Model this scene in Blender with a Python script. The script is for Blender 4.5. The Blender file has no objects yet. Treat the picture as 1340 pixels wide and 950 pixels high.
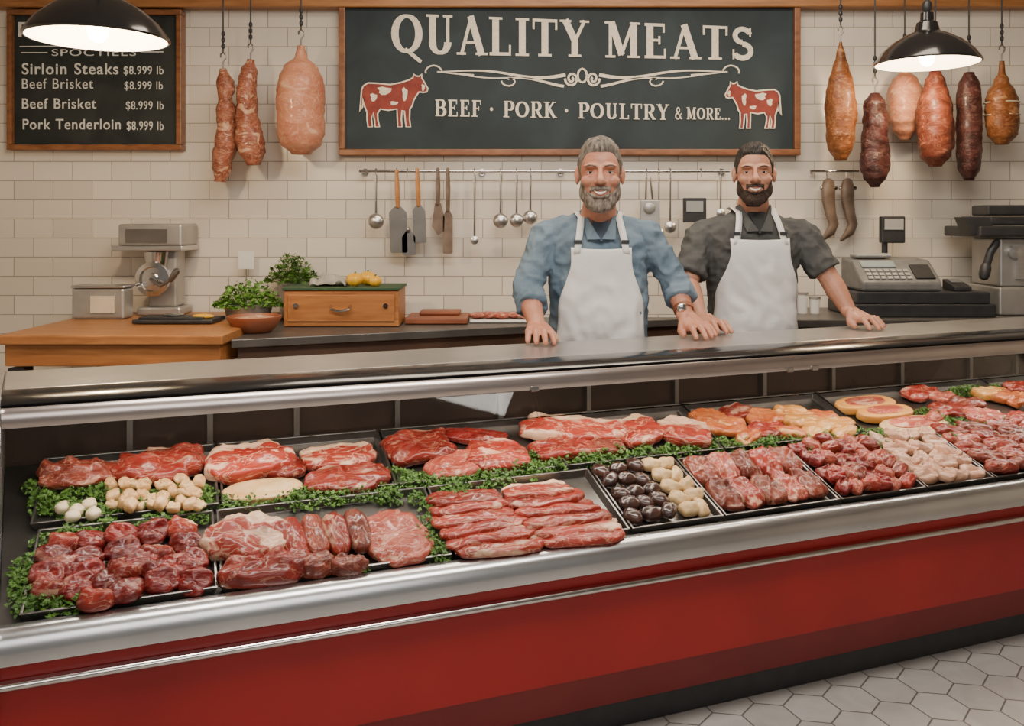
import bpy, bmesh, math, random
from mathutils import Vector, Matrix, noise
from mathutils.bvhtree import BVHTree
random.seed(7)
F=1150.;H=1.4;HY=287.
V=Vector
def U(px,py,Y): return V(((px-670)/F*Y,Y,H-(py-HY)/F*Y))
dv=V((.935,.355,0)).normalized(); nv=V((-.355,.935,0)).normalized(); UP=V((0,0,1))
SL=.353
ev=(nv+UP*SL).normalized(); mv=dv.cross(ev).normalized()
def C(s,D,z): return dv*s+nv*D+UP*z
def deckz(D): return .539+SL*(D-2.1)
def sx(px,D):
    k=(px-670)/F; Y=D/(.935-.355*k); return Y*(.935*k+.355)
def ray_deck(px,py,off=0):
    r=V(((px-670)/F,1,-(py-HY)/F)); t=(.539-SL*2.1+off-H)/(r.z-SL*r.dot(nv)); return r*t+V((0,0,H))
COL=bpy.context.scene.collection
WL={}
# ---------------------------------------------------------------- materials
def nm(name):
    m=bpy.data.materials.new(name); m.use_nodes=True; nt=m.node_tree
    return m,nt,nt.nodes['Principled BSDF']
def lk(nt,a,b): nt.links.new(a,b)
def c4(c): return (c[0],c[1],c[2],1)
def pm(name,c1,c2=None,scale=8,rough=.5,metal=0,bump=0,bscale=60,coat=0,sss=0,stretch=(1,1,1),emit=0,spec=.5,dist=0,detail=4):
    m,nt,b=nm(name)
    b.inputs['Base Color'].default_value=c4(c1); b.inputs['Roughness'].default_value=rough
    b.inputs['Metallic'].default_value=metal; b.inputs['Coat Weight'].default_value=coat
    b.inputs['Coat Roughness'].default_value=.12; b.inputs['Specular IOR Level'].default_value=spec
    if sss:
        b.inputs['Subsurface Weight'].default_value=sss; b.inputs['Subsurface Scale'].default_value=.006
    if emit:
        b.inputs['Emission Color'].default_value=c4(c1); b.inputs['Emission Strength'].default_value=emit
    if c2 or bump:
        tc=nt.nodes.new('ShaderNodeTexCoord'); mp=nt.nodes.new('ShaderNodeMapping'); mp.inputs['Scale'].default_value=stretch
        lk(nt,tc.outputs['Object'],mp.inputs['Vector'])
    if c2:
        n=nt.nodes.new('ShaderNodeTexNoise'); n.inputs['Scale'].default_value=scale; n.inputs['Detail'].default_value=detail; n.inputs['Distortion'].default_value=dist
        lk(nt,mp.outputs[0],n.inputs['Vector'])
        r=nt.nodes.new('ShaderNodeValToRGB'); r.color_ramp.elements[0].position=.3; r.color_ramp.elements[1].position=.7
        r.color_ramp.elements[0].color=c4(c1); r.color_ramp.elements[1].color=c4(c2)
        lk(nt,n.outputs['Fac'],r.inputs['Fac']); lk(nt,r.outputs['Color'],b.inputs['Base Color'])
    if bump:
        n2=nt.nodes.new('ShaderNodeTexNoise'); n2.inputs['Scale'].default_value=bscale; n2.inputs['Detail'].default_value=3
        lk(nt,mp.outputs[0],n2.inputs['Vector'])
        bp=nt.nodes.new('ShaderNodeBump'); bp.inputs['Strength'].default_value=bump; bp.inputs['Distance'].default_value=.01
        lk(nt,n2.outputs['Fac'],bp.inputs['Height']); lk(nt,bp.outputs['Normal'],b.inputs['Normal'])
    return m
def meatmat(name,a,c,fat,amt=.34,scale=14,streak=.02,rough=.42,rim=0,peak=.6,str_=(.55,1.3,1.2),vlo=.6,vhi=1.08,coat=.35):
    m,nt,b=nm(name); N=nt.nodes.new
    tc=N('ShaderNodeTexCoord'); oi=N('ShaderNodeObjectInfo'); mu=N('ShaderNodeMath'); mu.operation='MULTIPLY'; mu.inputs[1].default_value=37
    ms=N('ShaderNodeVectorMath'); ms.operation='MULTIPLY'; ms.inputs[1].default_value=str_; lk(nt,tc.outputs['Object'],ms.inputs[0])
    ad=N('ShaderNodeVectorMath'); lk(nt,oi.outputs['Random'],mu.inputs[0]); lk(nt,ms.outputs[0],ad.inputs[0]); lk(nt,mu.outputs[0],ad.inputs[1])
    def ns(s,d,di):
        n=N('ShaderNodeTexNoise'); n.inputs['Scale'].default_value=s; n.inputs['Detail'].default_value=d; n.inputs['Distortion'].default_value=di
        lk(nt,ad.outputs[0],n.inputs['Vector']); return n.outputs['Fac']
    def rp(f,els):
        r=N('ShaderNodeValToRGB'); e=r.color_ramp.elements
        e[0].position,e[0].color=els[0][0],c4(els[0][1]); e[1].position,e[1].color=els[-1][0],c4(els[-1][1])
        for p,cc in els[1:-1]:
            x=e.new(p); x.color=c4(cc)
        lk(nt,f,r.inputs['Fac']); return r.outputs['Color']
    K=(0,0,0)
    lean=rp(ns(scale,5,.6),[(.32,a),(.68,c)])
    st=rp(ns(scale*1.3,6,2.2),[(.5-streak,K),(.5,(peak,)*3),(.5+streak,K)])
    fp=rp(ns(scale*.7,4,1.4),[(.97-amt,K),(1.02-amt,(.85,)*3)])
    def mix(f,x,y):
        q=N('ShaderNodeMix'); q.data_type='RGBA'; lk(nt,f,q.inputs[0]); lk(nt,x,q.inputs[6])
        if isinstance(y,tuple): q.inputs[7].default_value=c4(y)
        else: lk(nt,y,q.inputs[7])
        return q.outputs[2]
    col=mix(fp,mix(st,lean,fat),fat)
    if rim:
        s=N('ShaderNodeSeparateXYZ'); lk(nt,tc.outputs['Generated'],s.inputs[0]); a1=N('ShaderNodeMath'); a1.operation='MULTIPLY_ADD'; a1.inputs[1].default_value=.55
        lk(nt,ns(scale*.8,3,.5),a1.inputs[0]); lk(nt,s.outputs[1],a1.inputs[2])
        a2=N('ShaderNodeMapRange'); a2.inputs['From Min'].default_value=rim+.275; a2.inputs['From Max'].default_value=rim+.33; lk(nt,a1.outputs[0],a2.inputs['Value'])
        col=mix(a2.outputs[0],col,fat)
    hs=N('ShaderNodeHueSaturation'); vr=N('ShaderNodeMapRange'); vr.inputs['To Min'].default_value=vlo; vr.inputs['To Max'].default_value=vhi; lk(nt,oi.outputs['Random'],vr.inputs['Value']); lk(nt,vr.outputs[0],hs.inputs['Value']); lk(nt,col,hs.inputs['Color'])
    lk(nt,hs.outputs[0],b.inputs['Base Color'])
    b.inputs['Roughness'].default_value=rough; b.inputs['Coat Weight'].default_value=coat; b.inputs['Coat Roughness'].default_value=.12; b.inputs['Specular IOR Level'].default_value=.3
    bp=N('ShaderNodeBump'); bp.inputs['Strength'].default_value=.6; bp.inputs['Distance'].default_value=.006
    lk(nt,ns(scale*4,4,.5),bp.inputs['Height']); lk(nt,bp.outputs['Normal'],b.inputs['Normal'])
    return m
FT=(.66,.38,.25)
M_red=meatmat('meat_red',(.17,.011,.007),(.36,.040,.024),FT,.35,rim=.9,streak=.024)
M_dark=meatmat('meat_dark',(.11,.006,.006),(.25,.018,.015),(.48,.18,.13),.34,22,.02,.3)
M_fat=meatmat('meat_fatty',(.22,.018,.011),(.40,.055,.034),(.72,.47,.31),.41,11,.033,rim=.66,vlo=.75)
M_pink=meatmat('meat_pink',(.28,.038,.024),(.46,.095,.06),(.68,.41,.28),.37,18,.035,vlo=.75)
M_brown=meatmat('meat_brown',(.11,.016,.009),(.27,.05,.028),(.5,.25,.16),.36,20,.028)
M_pale=meatmat('meat_pale',(.46,.21,.12),(.62,.36,.24),(.72,.5,.36),.40,20,.03,vlo=.85)
M_orange=meatmat('meat_orange',(.34,.06,.016),(.56,.16,.04),(.68,.37,.15),.40,16,.03,vlo=.8)
M_gold=meatmat('meat_gold',(.48,.17,.025),(.66,.32,.07),(.72,.47,.2),.40,16,.03,vlo=.85)
M_ham=meatmat('ham',(.38,.13,.072),(.52,.23,.135),(.60,.36,.23),.36,10,.03,.5,vlo=.9,coat=.15)
M_ham2=meatmat('ham_mottled',(.17,.04,.02),(.34,.11,.06),(.56,.33,.2),.40,18,.035,.5,vlo=.9,coat=.15)
M_cure=meatmat('cured',(.12,.035,.010),(.26,.09,.027),(.4,.2,.08),.36,14,.03,.5,vlo=.9,coat=.15)
M_cureb=meatmat('cured_brown',(.09,.020,.011),(.20,.05,.025),(.36,.15,.09),.35,14,.03,.5,vlo=.9,coat=.15)
M_cured=meatmat('cured_dark',(.026,.009,.008),(.08,.022,.018),(.18,.09,.07),.34,16,.03,.5,vlo=.9,coat=.15)
M_horn=pm('horn',(.10,.065,.045),(.2,.14,.10),18,.5)
M_tan=pm('tan_fat',(.50,.26,.09),(.64,.42,.20),20,.45,bump=.3,coat=.2)
M_blk=pm('blood_sausage',(.015,.010,.010),(.085,.036,.024),24,.28,coat=.5)
M_crm=pm('cream_piece',(.52,.31,.12),(.67,.48,.25),25,.45,bump=.3,coat=.2)
M_cheese=pm('cheese',(.6,.25,.04),(.66,.34,.09),8,.45)
M_garl=pm('garlic',(.58,.46,.27),(.68,.58,.4),12,.5)
M_steel=pm('steel',(.52,.51,.50),(.64,.63,.61),6,.33,.95,stretch=(1,1,12))
M_steeld=pm('steel_dark',(.2,.19,.18),(.3,.28,.26),6,.35,.9)
M_dwork=pm('dark_worktop',(.09,.085,.08),(.14,.13,.12),6,.35,.5)
M_chrome=pm('chrome',(.62,.60,.58),rough=.16,metal=1)
M_ledge=pm('ledge_steel',(.56,.57,.58),(.68,.69,.70),4,.26,.97)
M_blackg=pm('black_gloss',(.012,.012,.013),rough=.18,coat=.5)
M_black=pm('black_plastic',(.02,.02,.022),(.03,.03,.032),20,.45)
M_grey=pm('grey_plastic',(.11,.11,.11),(.16,.16,.155),20,.45)
M_key=pm('key_grey',(.3,.3,.29),rough=.5)
M_lgrey=pm('light_metal',(.36,.35,.33),(.46,.44,.41),10,.38,.6)
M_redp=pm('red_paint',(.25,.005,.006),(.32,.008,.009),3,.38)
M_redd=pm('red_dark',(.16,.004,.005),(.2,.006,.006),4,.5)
M_wood=pm('wood_board',(.28,.11,.032),(.43,.19,.062),6,.45,stretch=(1,8,8),bump=.1,coat=.1)
M_woodf=pm('wood_frame',(.16,.055,.018),(.28,.11,.04),8,.4,stretch=(2,6,6))
M_woodx=pm('wood_box',(.28,.10,.026),(.44,.18,.055),5,.45,stretch=(1,10,10))
M_rwood=pm('red_wood',(.18,.05,.02),(.28,.09,.04),6,.5,stretch=(1,8,8))
M_handle=pm('wood_handle',(.36,.14,.04),(.48,.22,.07),20,.4)
M_slate=pm('slate',(.012,.020,.024),(.026,.040,.046),3,.75,dist=1)
M_chalkb=pm('chalk_board',(.010,.013,.012),(.03,.034,.030),4,.8,dist=1)
M_cream=pm('cream_paint',(.80,.72,.58),(.66,.58,.45),60,.7)
M_chalk=pm('chalk',(.78,.75,.68),(.6,.58,.52),90,.9)
M_cow=pm('cow_red',(.17,.020,.012),(.28,.045,.028),20,.7)
M_green=pm('parsley',(.03,.085,.008),(.09,.20,.02),40,.5)
M_greenl=pm('herb_light',(.05,.15,.012),(.14,.30,.035),40,.5)
M_terra=pm('terracotta',(.22,.06,.025),(.3,.1,.05),10,.4)
M_yel=pm('yellow_veg',(.7,.33,.015),(.8,.45,.03),8,.35,coat=.3)
M_white=pm('white_enamel',(.75,.73,.69),rough=.35)
M_paper=pm('paper',(.62,.52,.38),(.7,.6,.46),15,.7)
M_cloth=pm('grey_cloth',(.3,.28,.25),(.4,.37,.33),15,.9,bump=.4)
M_tray=pm('tray_metal',(.16,.15,.14),(.26,.25,.235),8,.28,.9)
M_deck=pm('deck_metal',(.03,.028,.025),(.06,.055,.05),8,.4,.6)
M_int=pm('case_interior',(.022,.015,.012),(.05,.032,.025),3,.25,.3)
M_apron=pm('apron_cloth',(.70,.68,.65),(.76,.74,.71),5,.85,bump=.35,bscale=14)
M_denim=pm('denim_shirt',(.085,.135,.185),(.17,.23,.285),9,.85,bump=.6,bscale=25)
M_tee=pm('grey_shirt',(.055,.055,.053),(.085,.085,.081),9,.9,bump=.5,bscale=25)
M_pants=pm('trousers',(.02,.022,.03),rough=.9)
M_skin1=pm('skin_a',(.44,.17,.10),(.54,.25,.16),14,.48,sss=.06,bump=.2,bscale=90)
M_skin2=pm('skin_b',(.42,.185,.11),(.51,.245,.16),14,.48,sss=.06,bump=.15,bscale=90)
M_hair1=pm('hair_grey',(.045,.035,.028),(.26,.22,.18),70,.7,bump=.8,bscale=120,stretch=(1.6,1,.4))
M_beard1=pm('beard_grey',(.09,.06,.042),(.36,.31,.26),80,.8,bump=.8,bscale=150,stretch=(1.5,1,.5))
M_brow=pm('brow_brown',(.06,.04,.028),(.16,.12,.09),110,.8)
M_hair2=pm('hair_dark',(.010,.007,.006),(.03,.02,.015),90,.5,bump=.8,bscale=130,stretch=(1.5,1,.4))
M_beard2=pm('beard_dark',(.022,.012,.008),(.07,.04,.028),110,.8,bump=.8,bscale=170)
M_eye=pm('eye_white',(.55,.48,.43),rough=.25)
M_iris=pm('iris',(.015,.012,.012),rough=.15)
M_lip=pm('lip',(.34,.11,.08),rough=.45)
M_teeth=pm('teeth',(.78,.74,.67),rough=.3)
M_bulb=pm('bulb',(1,.85,.6),emit=25)
M_lampin=pm('lamp_inner_glow',(.9,.82,.68),rough=.4,emit=2)  # shade lining with glow added, imitating bulb light falling on it
M_tube=pm('light_tube',(1,.86,.72),emit=3)
def glassmat():
    m,nt,b=nm('glass'); out=nt.nodes['Material Output']
    t=nt.nodes.new('ShaderNodeBsdfTransparent'); t.inputs[0].default_value=(.93,.94,.93,1)
    g=nt.nodes.new('ShaderNodeBsdfGlossy'); g.inputs['Roughness'].default_value=.03
    f=nt.nodes.new('ShaderNodeFresnel'); f.inputs[0].default_value=1.25
    x=nt.nodes.new('ShaderNodeMixShader'); lk(nt,f.outputs[0],x.inputs[0]); lk(nt,t.outputs[0],x.inputs[1]); lk(nt,g.outputs[0],x.inputs[2])
    lk(nt,x.outputs[0],out.inputs['Surface']); return m
M_glass=glassmat()
def tilemat():
    m,nt,b=nm('subway_tile'); N=nt.nodes.new
    tc=N('ShaderNodeTexCoord'); sp=N('ShaderNodeSeparateXYZ'); cb=N('ShaderNodeCombineXYZ')
    lk(nt,tc.outputs['Object'],sp.inputs[0]); 
    a=N('ShaderNodeMath'); a.operation='ADD'; lk(nt,sp.outputs[0],a.inputs[0]); lk(nt,sp.outputs[1],a.inputs[1])
    lk(nt,a.outputs[0],cb.inputs[0]); lk(nt,sp.outputs[2],cb.inputs[1])
    br=N('ShaderNodeTexBrick'); lk(nt,cb.outputs[0],br.inputs['Vector'])
    br.inputs['Scale'].default_value=1; br.inputs['Brick Width'].default_value=.2; br.inputs['Row Height'].default_value=.098
    br.inputs['Mortar Size'].default_value=.0026; br.inputs['Mortar Smooth'].default_value=.4; br.inputs['Bias'].default_value=-.1
    br.inputs['Color1'].default_value=(.74,.67,.57,1); br.inputs['Color2'].default_value=(.65,.58,.49,1); br.inputs['Mortar'].default_value=(.38,.33,.27,1)
    lk(nt,br.outputs['Color'],b.inputs['Base Color']); b.inputs['Roughness'].default_value=.22
    n=N('ShaderNodeTexNoise'); n.inputs['Scale'].default_value=9; lk(nt,tc.outputs['Object'],n.inputs['Vector'])
    iv=N('ShaderNodeMath'); iv.operation='SUBTRACT'; lk(nt,n.outputs['Fac'],iv.inputs[0]); lk(nt,br.outputs['Fac'],iv.inputs[1])
    bp=N('ShaderNodeBump'); bp.inputs['Strength'].default_value=.6; bp.inputs['Distance'].default_value=.003
    lk(nt,iv.outputs[0],bp.inputs['Height']); lk(nt,bp.outputs['Normal'],b.inputs['Normal']); return m
def hexmat(size=.14):
    m,nt,b=nm('hex_floor'); N=nt.nodes.new
    def vm(op,a,c=None):
        q=N('ShaderNodeVectorMath'); q.operation=op
        for i,x in enumerate((a,c)):
            if x is None: continue
            if isinstance(x,tuple): q.inputs[i].default_value=x
            else: lk(nt,x,q.inputs[i])
        return q
    def mm(op,a,c=None):
        q=N('ShaderNodeMath'); q.operation=op
        for i,x in enumerate((a,c)):
            if x is None: continue
            if isinstance(x,(int,float)): q.inputs[i].default_value=x
            else: lk(nt,x,q.inputs[i])
        return q.outputs[0]
    tc=N('ShaderNodeTexCoord'); mp=N('ShaderNodeMapping'); mp.inputs['Rotation'].default_value=(0,0,-.36); lk(nt,tc.outputs['Object'],mp.inputs[0])
    p=vm('MULTIPLY',mp.outputs[0],(1/size,1/size,0)).outputs[0]; p=vm('ADD',p,(60,60*1.7320508,0)).outputs[0]
    r=(1,1.7320508,1); h=(.5,.8660254,0)
    A=vm('SUBTRACT',vm('MODULO',p,r).outputs[0],h).outputs[0]
    Bv=vm('SUBTRACT',vm('MODULO',vm('SUBTRACT',p,h).outputs[0],r).outputs[0],h).outputs[0]
    la=vm('LENGTH',A).outputs['Value']; lb=vm('LENGTH',Bv).outputs['Value']
    lt=mm('LESS_THAN',la,lb); mx=N('ShaderNodeMix'); mx.data_type='VECTOR'; lk(nt,lt,mx.inputs[0]); lk(nt,Bv,mx.inputs[4]); lk(nt,A,mx.inputs[5])
    g=mx.outputs[1]; ab=vm('ABSOLUTE',g).outputs[0]
    dt=vm('DOT_PRODUCT',ab,(.5,.8660254,0)).outputs['Value']; s=N('ShaderNodeSeparateXYZ'); lk(nt,ab,s.inputs[0])
    d=mm('SUBTRACT',.5,mm('MAXIMUM',dt,s.outputs[0])); 
    ids=vm('SUBTRACT',p,g).outputs[0]; wn=N('ShaderNodeTexWhiteNoise'); lk(nt,ids,wn.inputs[0])
    r1=N('ShaderNodeValToRGB'); r1.color_ramp.elements[0].color=(.34,.32,.30,1); r1.color_ramp.elements[1].color=(.58,.56,.53,1)
    n=N('ShaderNodeTexNoise'); n.inputs['Scale'].default_value=7; n.inputs['Detail'].default_value=6; n.inputs['Distortion'].default_value=1.5; lk(nt,tc.outputs['Object'],n.inputs[0])
    lk(nt,mm('ADD',mm('MULTIPLY',wn.outputs[0],.25),mm('MULTIPLY',n.outputs['Fac'],.8)),r1.inputs[0])
    gt=mm('GREATER_THAN',d,.018); m2=N('ShaderNodeMix'); m2.data_type='RGBA'; lk(nt,gt,m2.inputs[0]); m2.inputs[6].default_value=(.16,.15,.14,1); lk(nt,r1.outputs[0],m2.inputs[7])
    lk(nt,m2.outputs[2],b.inputs['Base Color']); b.inputs['Roughness'].default_value=.4
    return m
M_tile=tilemat(); M_hex=hexmat()
M_ceil=pm('ceiling_paint',(.4,.35,.3),rough=.8)
# ---------------------------------------------------------------- builder
class B:
    def __init__(s): s.v=[]; s.f=[]
    def add(s,vs,fs,M=None):
        o=len(s.v); s.v+=[(M@V(v) if M else V(v)) for v in vs]; s.f+=[tuple(i+o for i in f) for f in fs]; return s
    def box(s,c,size,M=None):
        x,y,z=[k/2 for k in size]; c=V(c)
        vs=[c+V((a*x,b*y,d*z)) for a in(-1,1) for b in(-1,1) for d in(-1,1)]
        return s.add(vs,[(0,1,3,2),(4,6,7,5),(0,4,5,1),(2,3,7,6),(0,2,6,4),(1,5,7,3)],M)
    def bx(s,x0,x1,y0,y1,z0,z1,M=None): return s.box(((x0+x1)/2,(y0+y1)/2,(z0+z1)/2),(x1-x0,y1-y0,z1-z0),M)
    def lathe(s,prof,c=(0,0,0),n=28,M=None):
        c=V(c); vs=[];fs=[]
        for r,z in prof:
            for i in range(n):
                a=2*math.pi*i/n; vs.append(c+V((r*math.cos(a),r*math.sin(a),z)))
        for j in range(len(prof)-1):
            for i in range(n):
                k=(i+1)%n; fs.append((j*n+i,j*n+k,(j+1)*n+k,(j+1)*n+i))
        if prof[0][0]>1e-4: fs.append(tuple(range(n))[::-1])
        if prof[-1][0]>1e-4: fs.append(tuple((len(prof)-1)*n+i for i in range(n)))
        return s.add(vs,fs,M)
    def ell(s,c,r,M=None,n=20,m=12):
        c=V(c); r=(r,r,r) if isinstance(r,(int,float)) else r; vs=[];fs=[]
        vs.append(c+V((0,0,-r[2])))
        for j in range(1,m):
            ph=-math.pi/2+math.pi*j/m
            for i in range(n):
                a=2*math.pi*i/n; vs.append(c+V((r[0]*math.cos(ph)*math.cos(a),r[1]*math.cos(ph)*math.sin(a),r[2]*math.sin(ph))))
        vs.append(c+V((0,0,r[2])))
        for i in range(n):
            k=(i+1)%n; fs.append((0,1+k,1+i)); t=len(vs)-1; o=1+(m-2)*n; fs.append((t,o+i,o+k))
            for j in range(m-2):
                fs.append((1+j*n+i,1+j*n+k,1+(j+1)*n+k,1+(j+1)*n+i))
        return s.add(vs,fs,M)
    def tube(s,pts,rad,n=12,rnd=False,flat=1,ref=None):
        pts=[V(p) for p in pts]
        if isinstance(rad,(int,float)): rad=[rad]*len(pts)
        rad=list(rad)
        if rnd:
            d0=(pts[0]-pts[1]).normalized(); d1=(pts[-1]-pts[-2]).normalized(); a,b=rad[0],rad[-1]
            pts=[pts[0]+d0*a*.95,pts[0]+d0*a*.7]+pts+[pts[-1]+d1*b*.7,pts[-1]+d1*b*.95]
            rad=[a*.25,a*.72]+rad+[b*.72,b*.25]
        vs=[];fs=[]; T=(pts[1]-pts[0]).normalized(); u=T.orthogonal().normalized() if ref is None else (V(ref)-T*V(ref).dot(T)).normalized()
        for i,p in enumerate(pts):
            T2=(pts[min(i+1,len(pts)-1)]-pts[max(i-1,0)]).normalized()
            u=(u-T2*u.dot(T2)).normalized(); w=T2.cross(u)
            for k in range(n):
                a=2*math.pi*k/n; vs.append(p+u*rad[i]*math.cos(a)+w*rad[i]*flat*math.sin(a))
        for j in range(len(pts)-1):
            for i in range(n):
                k=(i+1)%n; fs.append((j*n+i,j*n+k,(j+1)*n+k,(j+1)*n+i))
        fs.append(tuple(range(n))[::-1]); fs.append(tuple((len(pts)-1)*n+i for i in range(n)))
        return s.add(vs,fs)
    def cap(s,a,b,ra,rb): 
        a=V(a);b=V(b); s.ell(a,ra,n=14,m=8); s.ell(b,rb,n=14,m=8); return s.tube([a,b],[ra,rb],14)
    def prism(s,poly,thick,fn):
        n=len(poly); vs=[fn(x,y,0) for x,y in poly]+[fn(x,y,thick) for x,y in poly]
        fs=[tuple(range(n)),tuple(range(n,2*n))[::-1]]+[(i,(i+1)%n,n+(i+1)%n,n+i) for i in range(n)]
        return s.add(vs,fs)
def mesh_of(vs,fs,name,recalc=True):
    me=bpy.data.meshes.new(name); me.from_pydata([tuple(v) for v in vs],[],fs)
    if recalc:
        bm=bmesh.new(); bm.from_mesh(me); bmesh.ops.recalc_face_normals(bm,faces=bm.faces); bm.to_mesh(me); bm.free()
    return me
def setsm(me,smooth,ang=40):
    for p in me.polygons: p.use_smooth=smooth
    if smooth:
        try: me.set_sharp_from_angle(angle=math.radians(ang))
        except Exception: pass
def finish(b,name,mat,parent=None,smooth=True,bevel=0,label=None,cat=None,group=None,kind=None,ang=40,solid=0):
    vs,fs=b.v,b.f
    lo=V((min(v.x for v in vs),min(v.y for v in vs),min(v.z for v in vs))); hi=V((max(v.x for v in vs),max(v.y for v in vs),max(v.z for v in vs)))
    c=(lo+hi)/2; me=mesh_of([v-c for v in vs],fs,name); setsm(me,smooth,ang); me.materials.append(mat)
    return wrap(me,name,c,parent,bevel,label,cat,group,kind,solid)
def wrap(me,name,c,parent=None,bevel=0,label=None,cat=None,group=None,kind=None,solid=0):
    ob=bpy.data.objects.new(name,me); COL.objects.link(ob); WL[ob.name]=c.copy()
    if parent: ob.parent=parent; ob.location=c-WL[parent.name]
    else: ob.location=c
    if solid:
        md=ob.modifiers.new('s','SOLIDIFY'); md.thickness=solid
    if bevel:
        md=ob.modifiers.new('b','BEVEL'); md.width=bevel; md.segments=2; md.limit_method='ANGLE'; md.angle_limit=.6
    if label: ob['label']=label
    if cat: ob['category']=cat
    if group: ob['group']=group
    if kind: ob['kind']=kind
    return ob
def root(name,label,cat,loc,group=None):
    ob=bpy.data.objects.new(name,None); COL.objects.link(ob); ob.location=loc; ob.empty_display_size=.05; WL[ob.name]=V(loc)
    ob['label']=label; ob['category']=cat
    if group: ob['group']=group
    return ob
def remesh(b,voxel,it=3,fac=.5):
    me=mesh_of(b.v,b.f,'tmp'); ob=bpy.data.objects.new('tmp',me); COL.objects.link(ob)
    r=ob.modifiers.new('r','REMESH'); r.mode='VOXEL'; r.voxel_size=voxel
    if it:
        s=ob.modifiers.new('s','SMOOTH'); s.factor=fac; s.iterations=it
    bpy.context.view_layer.update(); dg=bpy.context.evaluated_depsgraph_get()
    m2=bpy.data.meshes.new_from_object(ob.evaluated_get(dg)); bpy.data.objects.remove(ob); bpy.data.meshes.remove(me)
    return m2
# ---------------------------------------------------------------- setting
WY=4.5
b=B().bx(-3.2,4.6,WY,WY+.1,0,3); finish(b,'wall_back',M_tile,smooth=False,kind='structure')
b=B().bx(-3.3,-3.2,-1.5,WY+.1,0,3); finish(b,'wall_left',M_tile,smooth=False,kind='structure')
b=B().bx(4.6,4.7,-1.5,WY+.1,0,3); finish(b,'wall_right',M_tile,smooth=False,kind='structure')
b=B().bx(-3.3,4.7,-1.5,WY+.1,-.1,0); finish(b,'floor',M_hex,smooth=False,kind='structure')
b=B().bx(-3.3,4.7,-1.5,WY+.1,3,3.1); finish(b,'ceiling',M_ceil,smooth=False,kind='structure')
z1=U(0,14,4.42).z
b=B().bx(-3.2,4.6,4.42,4.5,z1+.02,z1+.14); b.bx(-3.2,4.6,4.40,4.5,z1+.14,z1+.17); finish(b,'trim_1',M_wood,smooth=False,kind='structure',bevel=.006)
# ---------------------------------------------------------------- lettering
T_,t_=.20,.085
def S(x,y,w): return ('l',x-w/2,y+(.03 if y<.5 else -.03),x+w/2,y+(.03 if y<.5 else -.03),.06)
G={'I':(.44,[('l',.2,0,.2,1,T_),S(.2,0,.4),S(.2,1,.4)]),
'L':(.74,[('l',.2,0,.2,1,T_),S(.2,1,.4),('l',.02,.04,.62,.04,.08),('l',.63,0,.63,.28,.06)]),
'T':(.8,[('l',.38,0,.38,1,T_),('l',.02,.96,.74,.96,.08),('l',.04,.72,.04,1,.06),('l',.72,.72,.72,1,.06),S(.38,0,.4)]),
'E':(.76,[('l',.2,0,.2,1,T_),('l',.04,.96,.63,.96,.08),('l',.61,.74,.61,1,.06),('l',.04,.04,.67,.04,.08),('l',.65,0,.65,.28,.06),('l',.2,.52,.48,.52,.07),('l',.48,.4,.48,.64,.06)]),
'F':(.7,[('l',.2,0,.2,1,T_),('l',.04,.96,.63,.96,.08),('l',.61,.74,.61,1,.06),S(.2,0,.4),('l',.2,.5,.48,.5,.07),('l',.48,.38,.48,.62,.06)]),
'U':(.88,[('l',.2,.3,.2,1,T_),('a',.43,.31,.23,.27,180,360,0),('l',.66,.3,.66,1,t_+.01),S(.2,1,.38),S(.66,1,.28)]),
'A':(.9,[('l',.13,0,.43,1,t_+.01),('l',.40,1,.74,0,T_),('l',.24,.32,.62,.32,.07),S(.13,0,.28),S(.74,0,.36)]),
'Y':(.86,[('l',.42,0,.42,.47,T_),('l',.13,1,.42,.45,T_),('l',.71,1,.44,.45,t_+.01),S(.14,1,.34),S(.71,1,.28),S(.42,0,.38)]),
'M':(1.1,[('l',.17,0,.17,1,t_+.01),('l',.2,1,.51,.08,T_),('l',.5,.08,.84,1,t_+.01),('l',.87,0,.87,1,T_),S(.17,0,.3),S(.87,0,.38),S(.15,1,.3),S(.9,1,.3)]),
'O':(.98,[('a',.47,.5,.36,.44,0,360,0)]),
'Q':(.98,[('a',.47,.5,.36,.44,0,360,0),('l',.42,.12,.62,-.02,.09),('l',.6,-.0,.9,-.2,.1)]),
'S':(.72,[('a',.34,.735,.22,.2,15,270,.15),('a',.34,.27,.25,.21,90,-160,.16),('l',.57,.7,.57,.98,.05),('l',.07,.02,.07,.32,.05)]),
'B':(.82,[('l',.2,0,.2,1,T_),('l',.04,.965,.42,.965,.07),('l',.04,.035,.45,.035,.07),('l',.2,.52,.42,.52,.06),('a',.42,.745,.2,.22,-90,90,0),('a',.44,.275,.25,.24,-90,90,0)]),
'P':(.76,[('l',.2,0,.2,1,T_),('l',.04,.965,.42,.965,.07),('l',.2,.46,.42,.46,.07),('a',.42,.71,.23,.255,-90,90,0),S(.2,0,.4)]),
'R':(.86,[('l',.2,0,.2,1,T_),('l',.04,.965,.42,.965,.07),('l',.2,.48,.42,.48,.07),('a',.42,.72,.22,.245,-90,90,0),S(.2,0,.4),('l',.42,.48,.7,.02,.17),S(.74,0,.24)]),
'K':(.88,[('l',.2,0,.2,1,T_),S(.2,0,.4),S(.2,1,.4),('l',.22,.4,.66,1,t_+.02),('l',.36,.58,.72,0,.18),S(.68,1,.28),S(.74,0,.3)]),
'&':(.86,[('a',.38,.76,.16,.19,0,360,.1),('a',.34,.26,.25,.23,70,330,.12),('l',.26,.66,.74,.03,.13),('l',.55,.2,.72,.5,.07),S(.74,.0,.2)]),
'*':(.55,[('d',.2,.48,.11)]),'.':(.3,[('d',.12,.09,.09)]),' ':(.34,[])}
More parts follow.
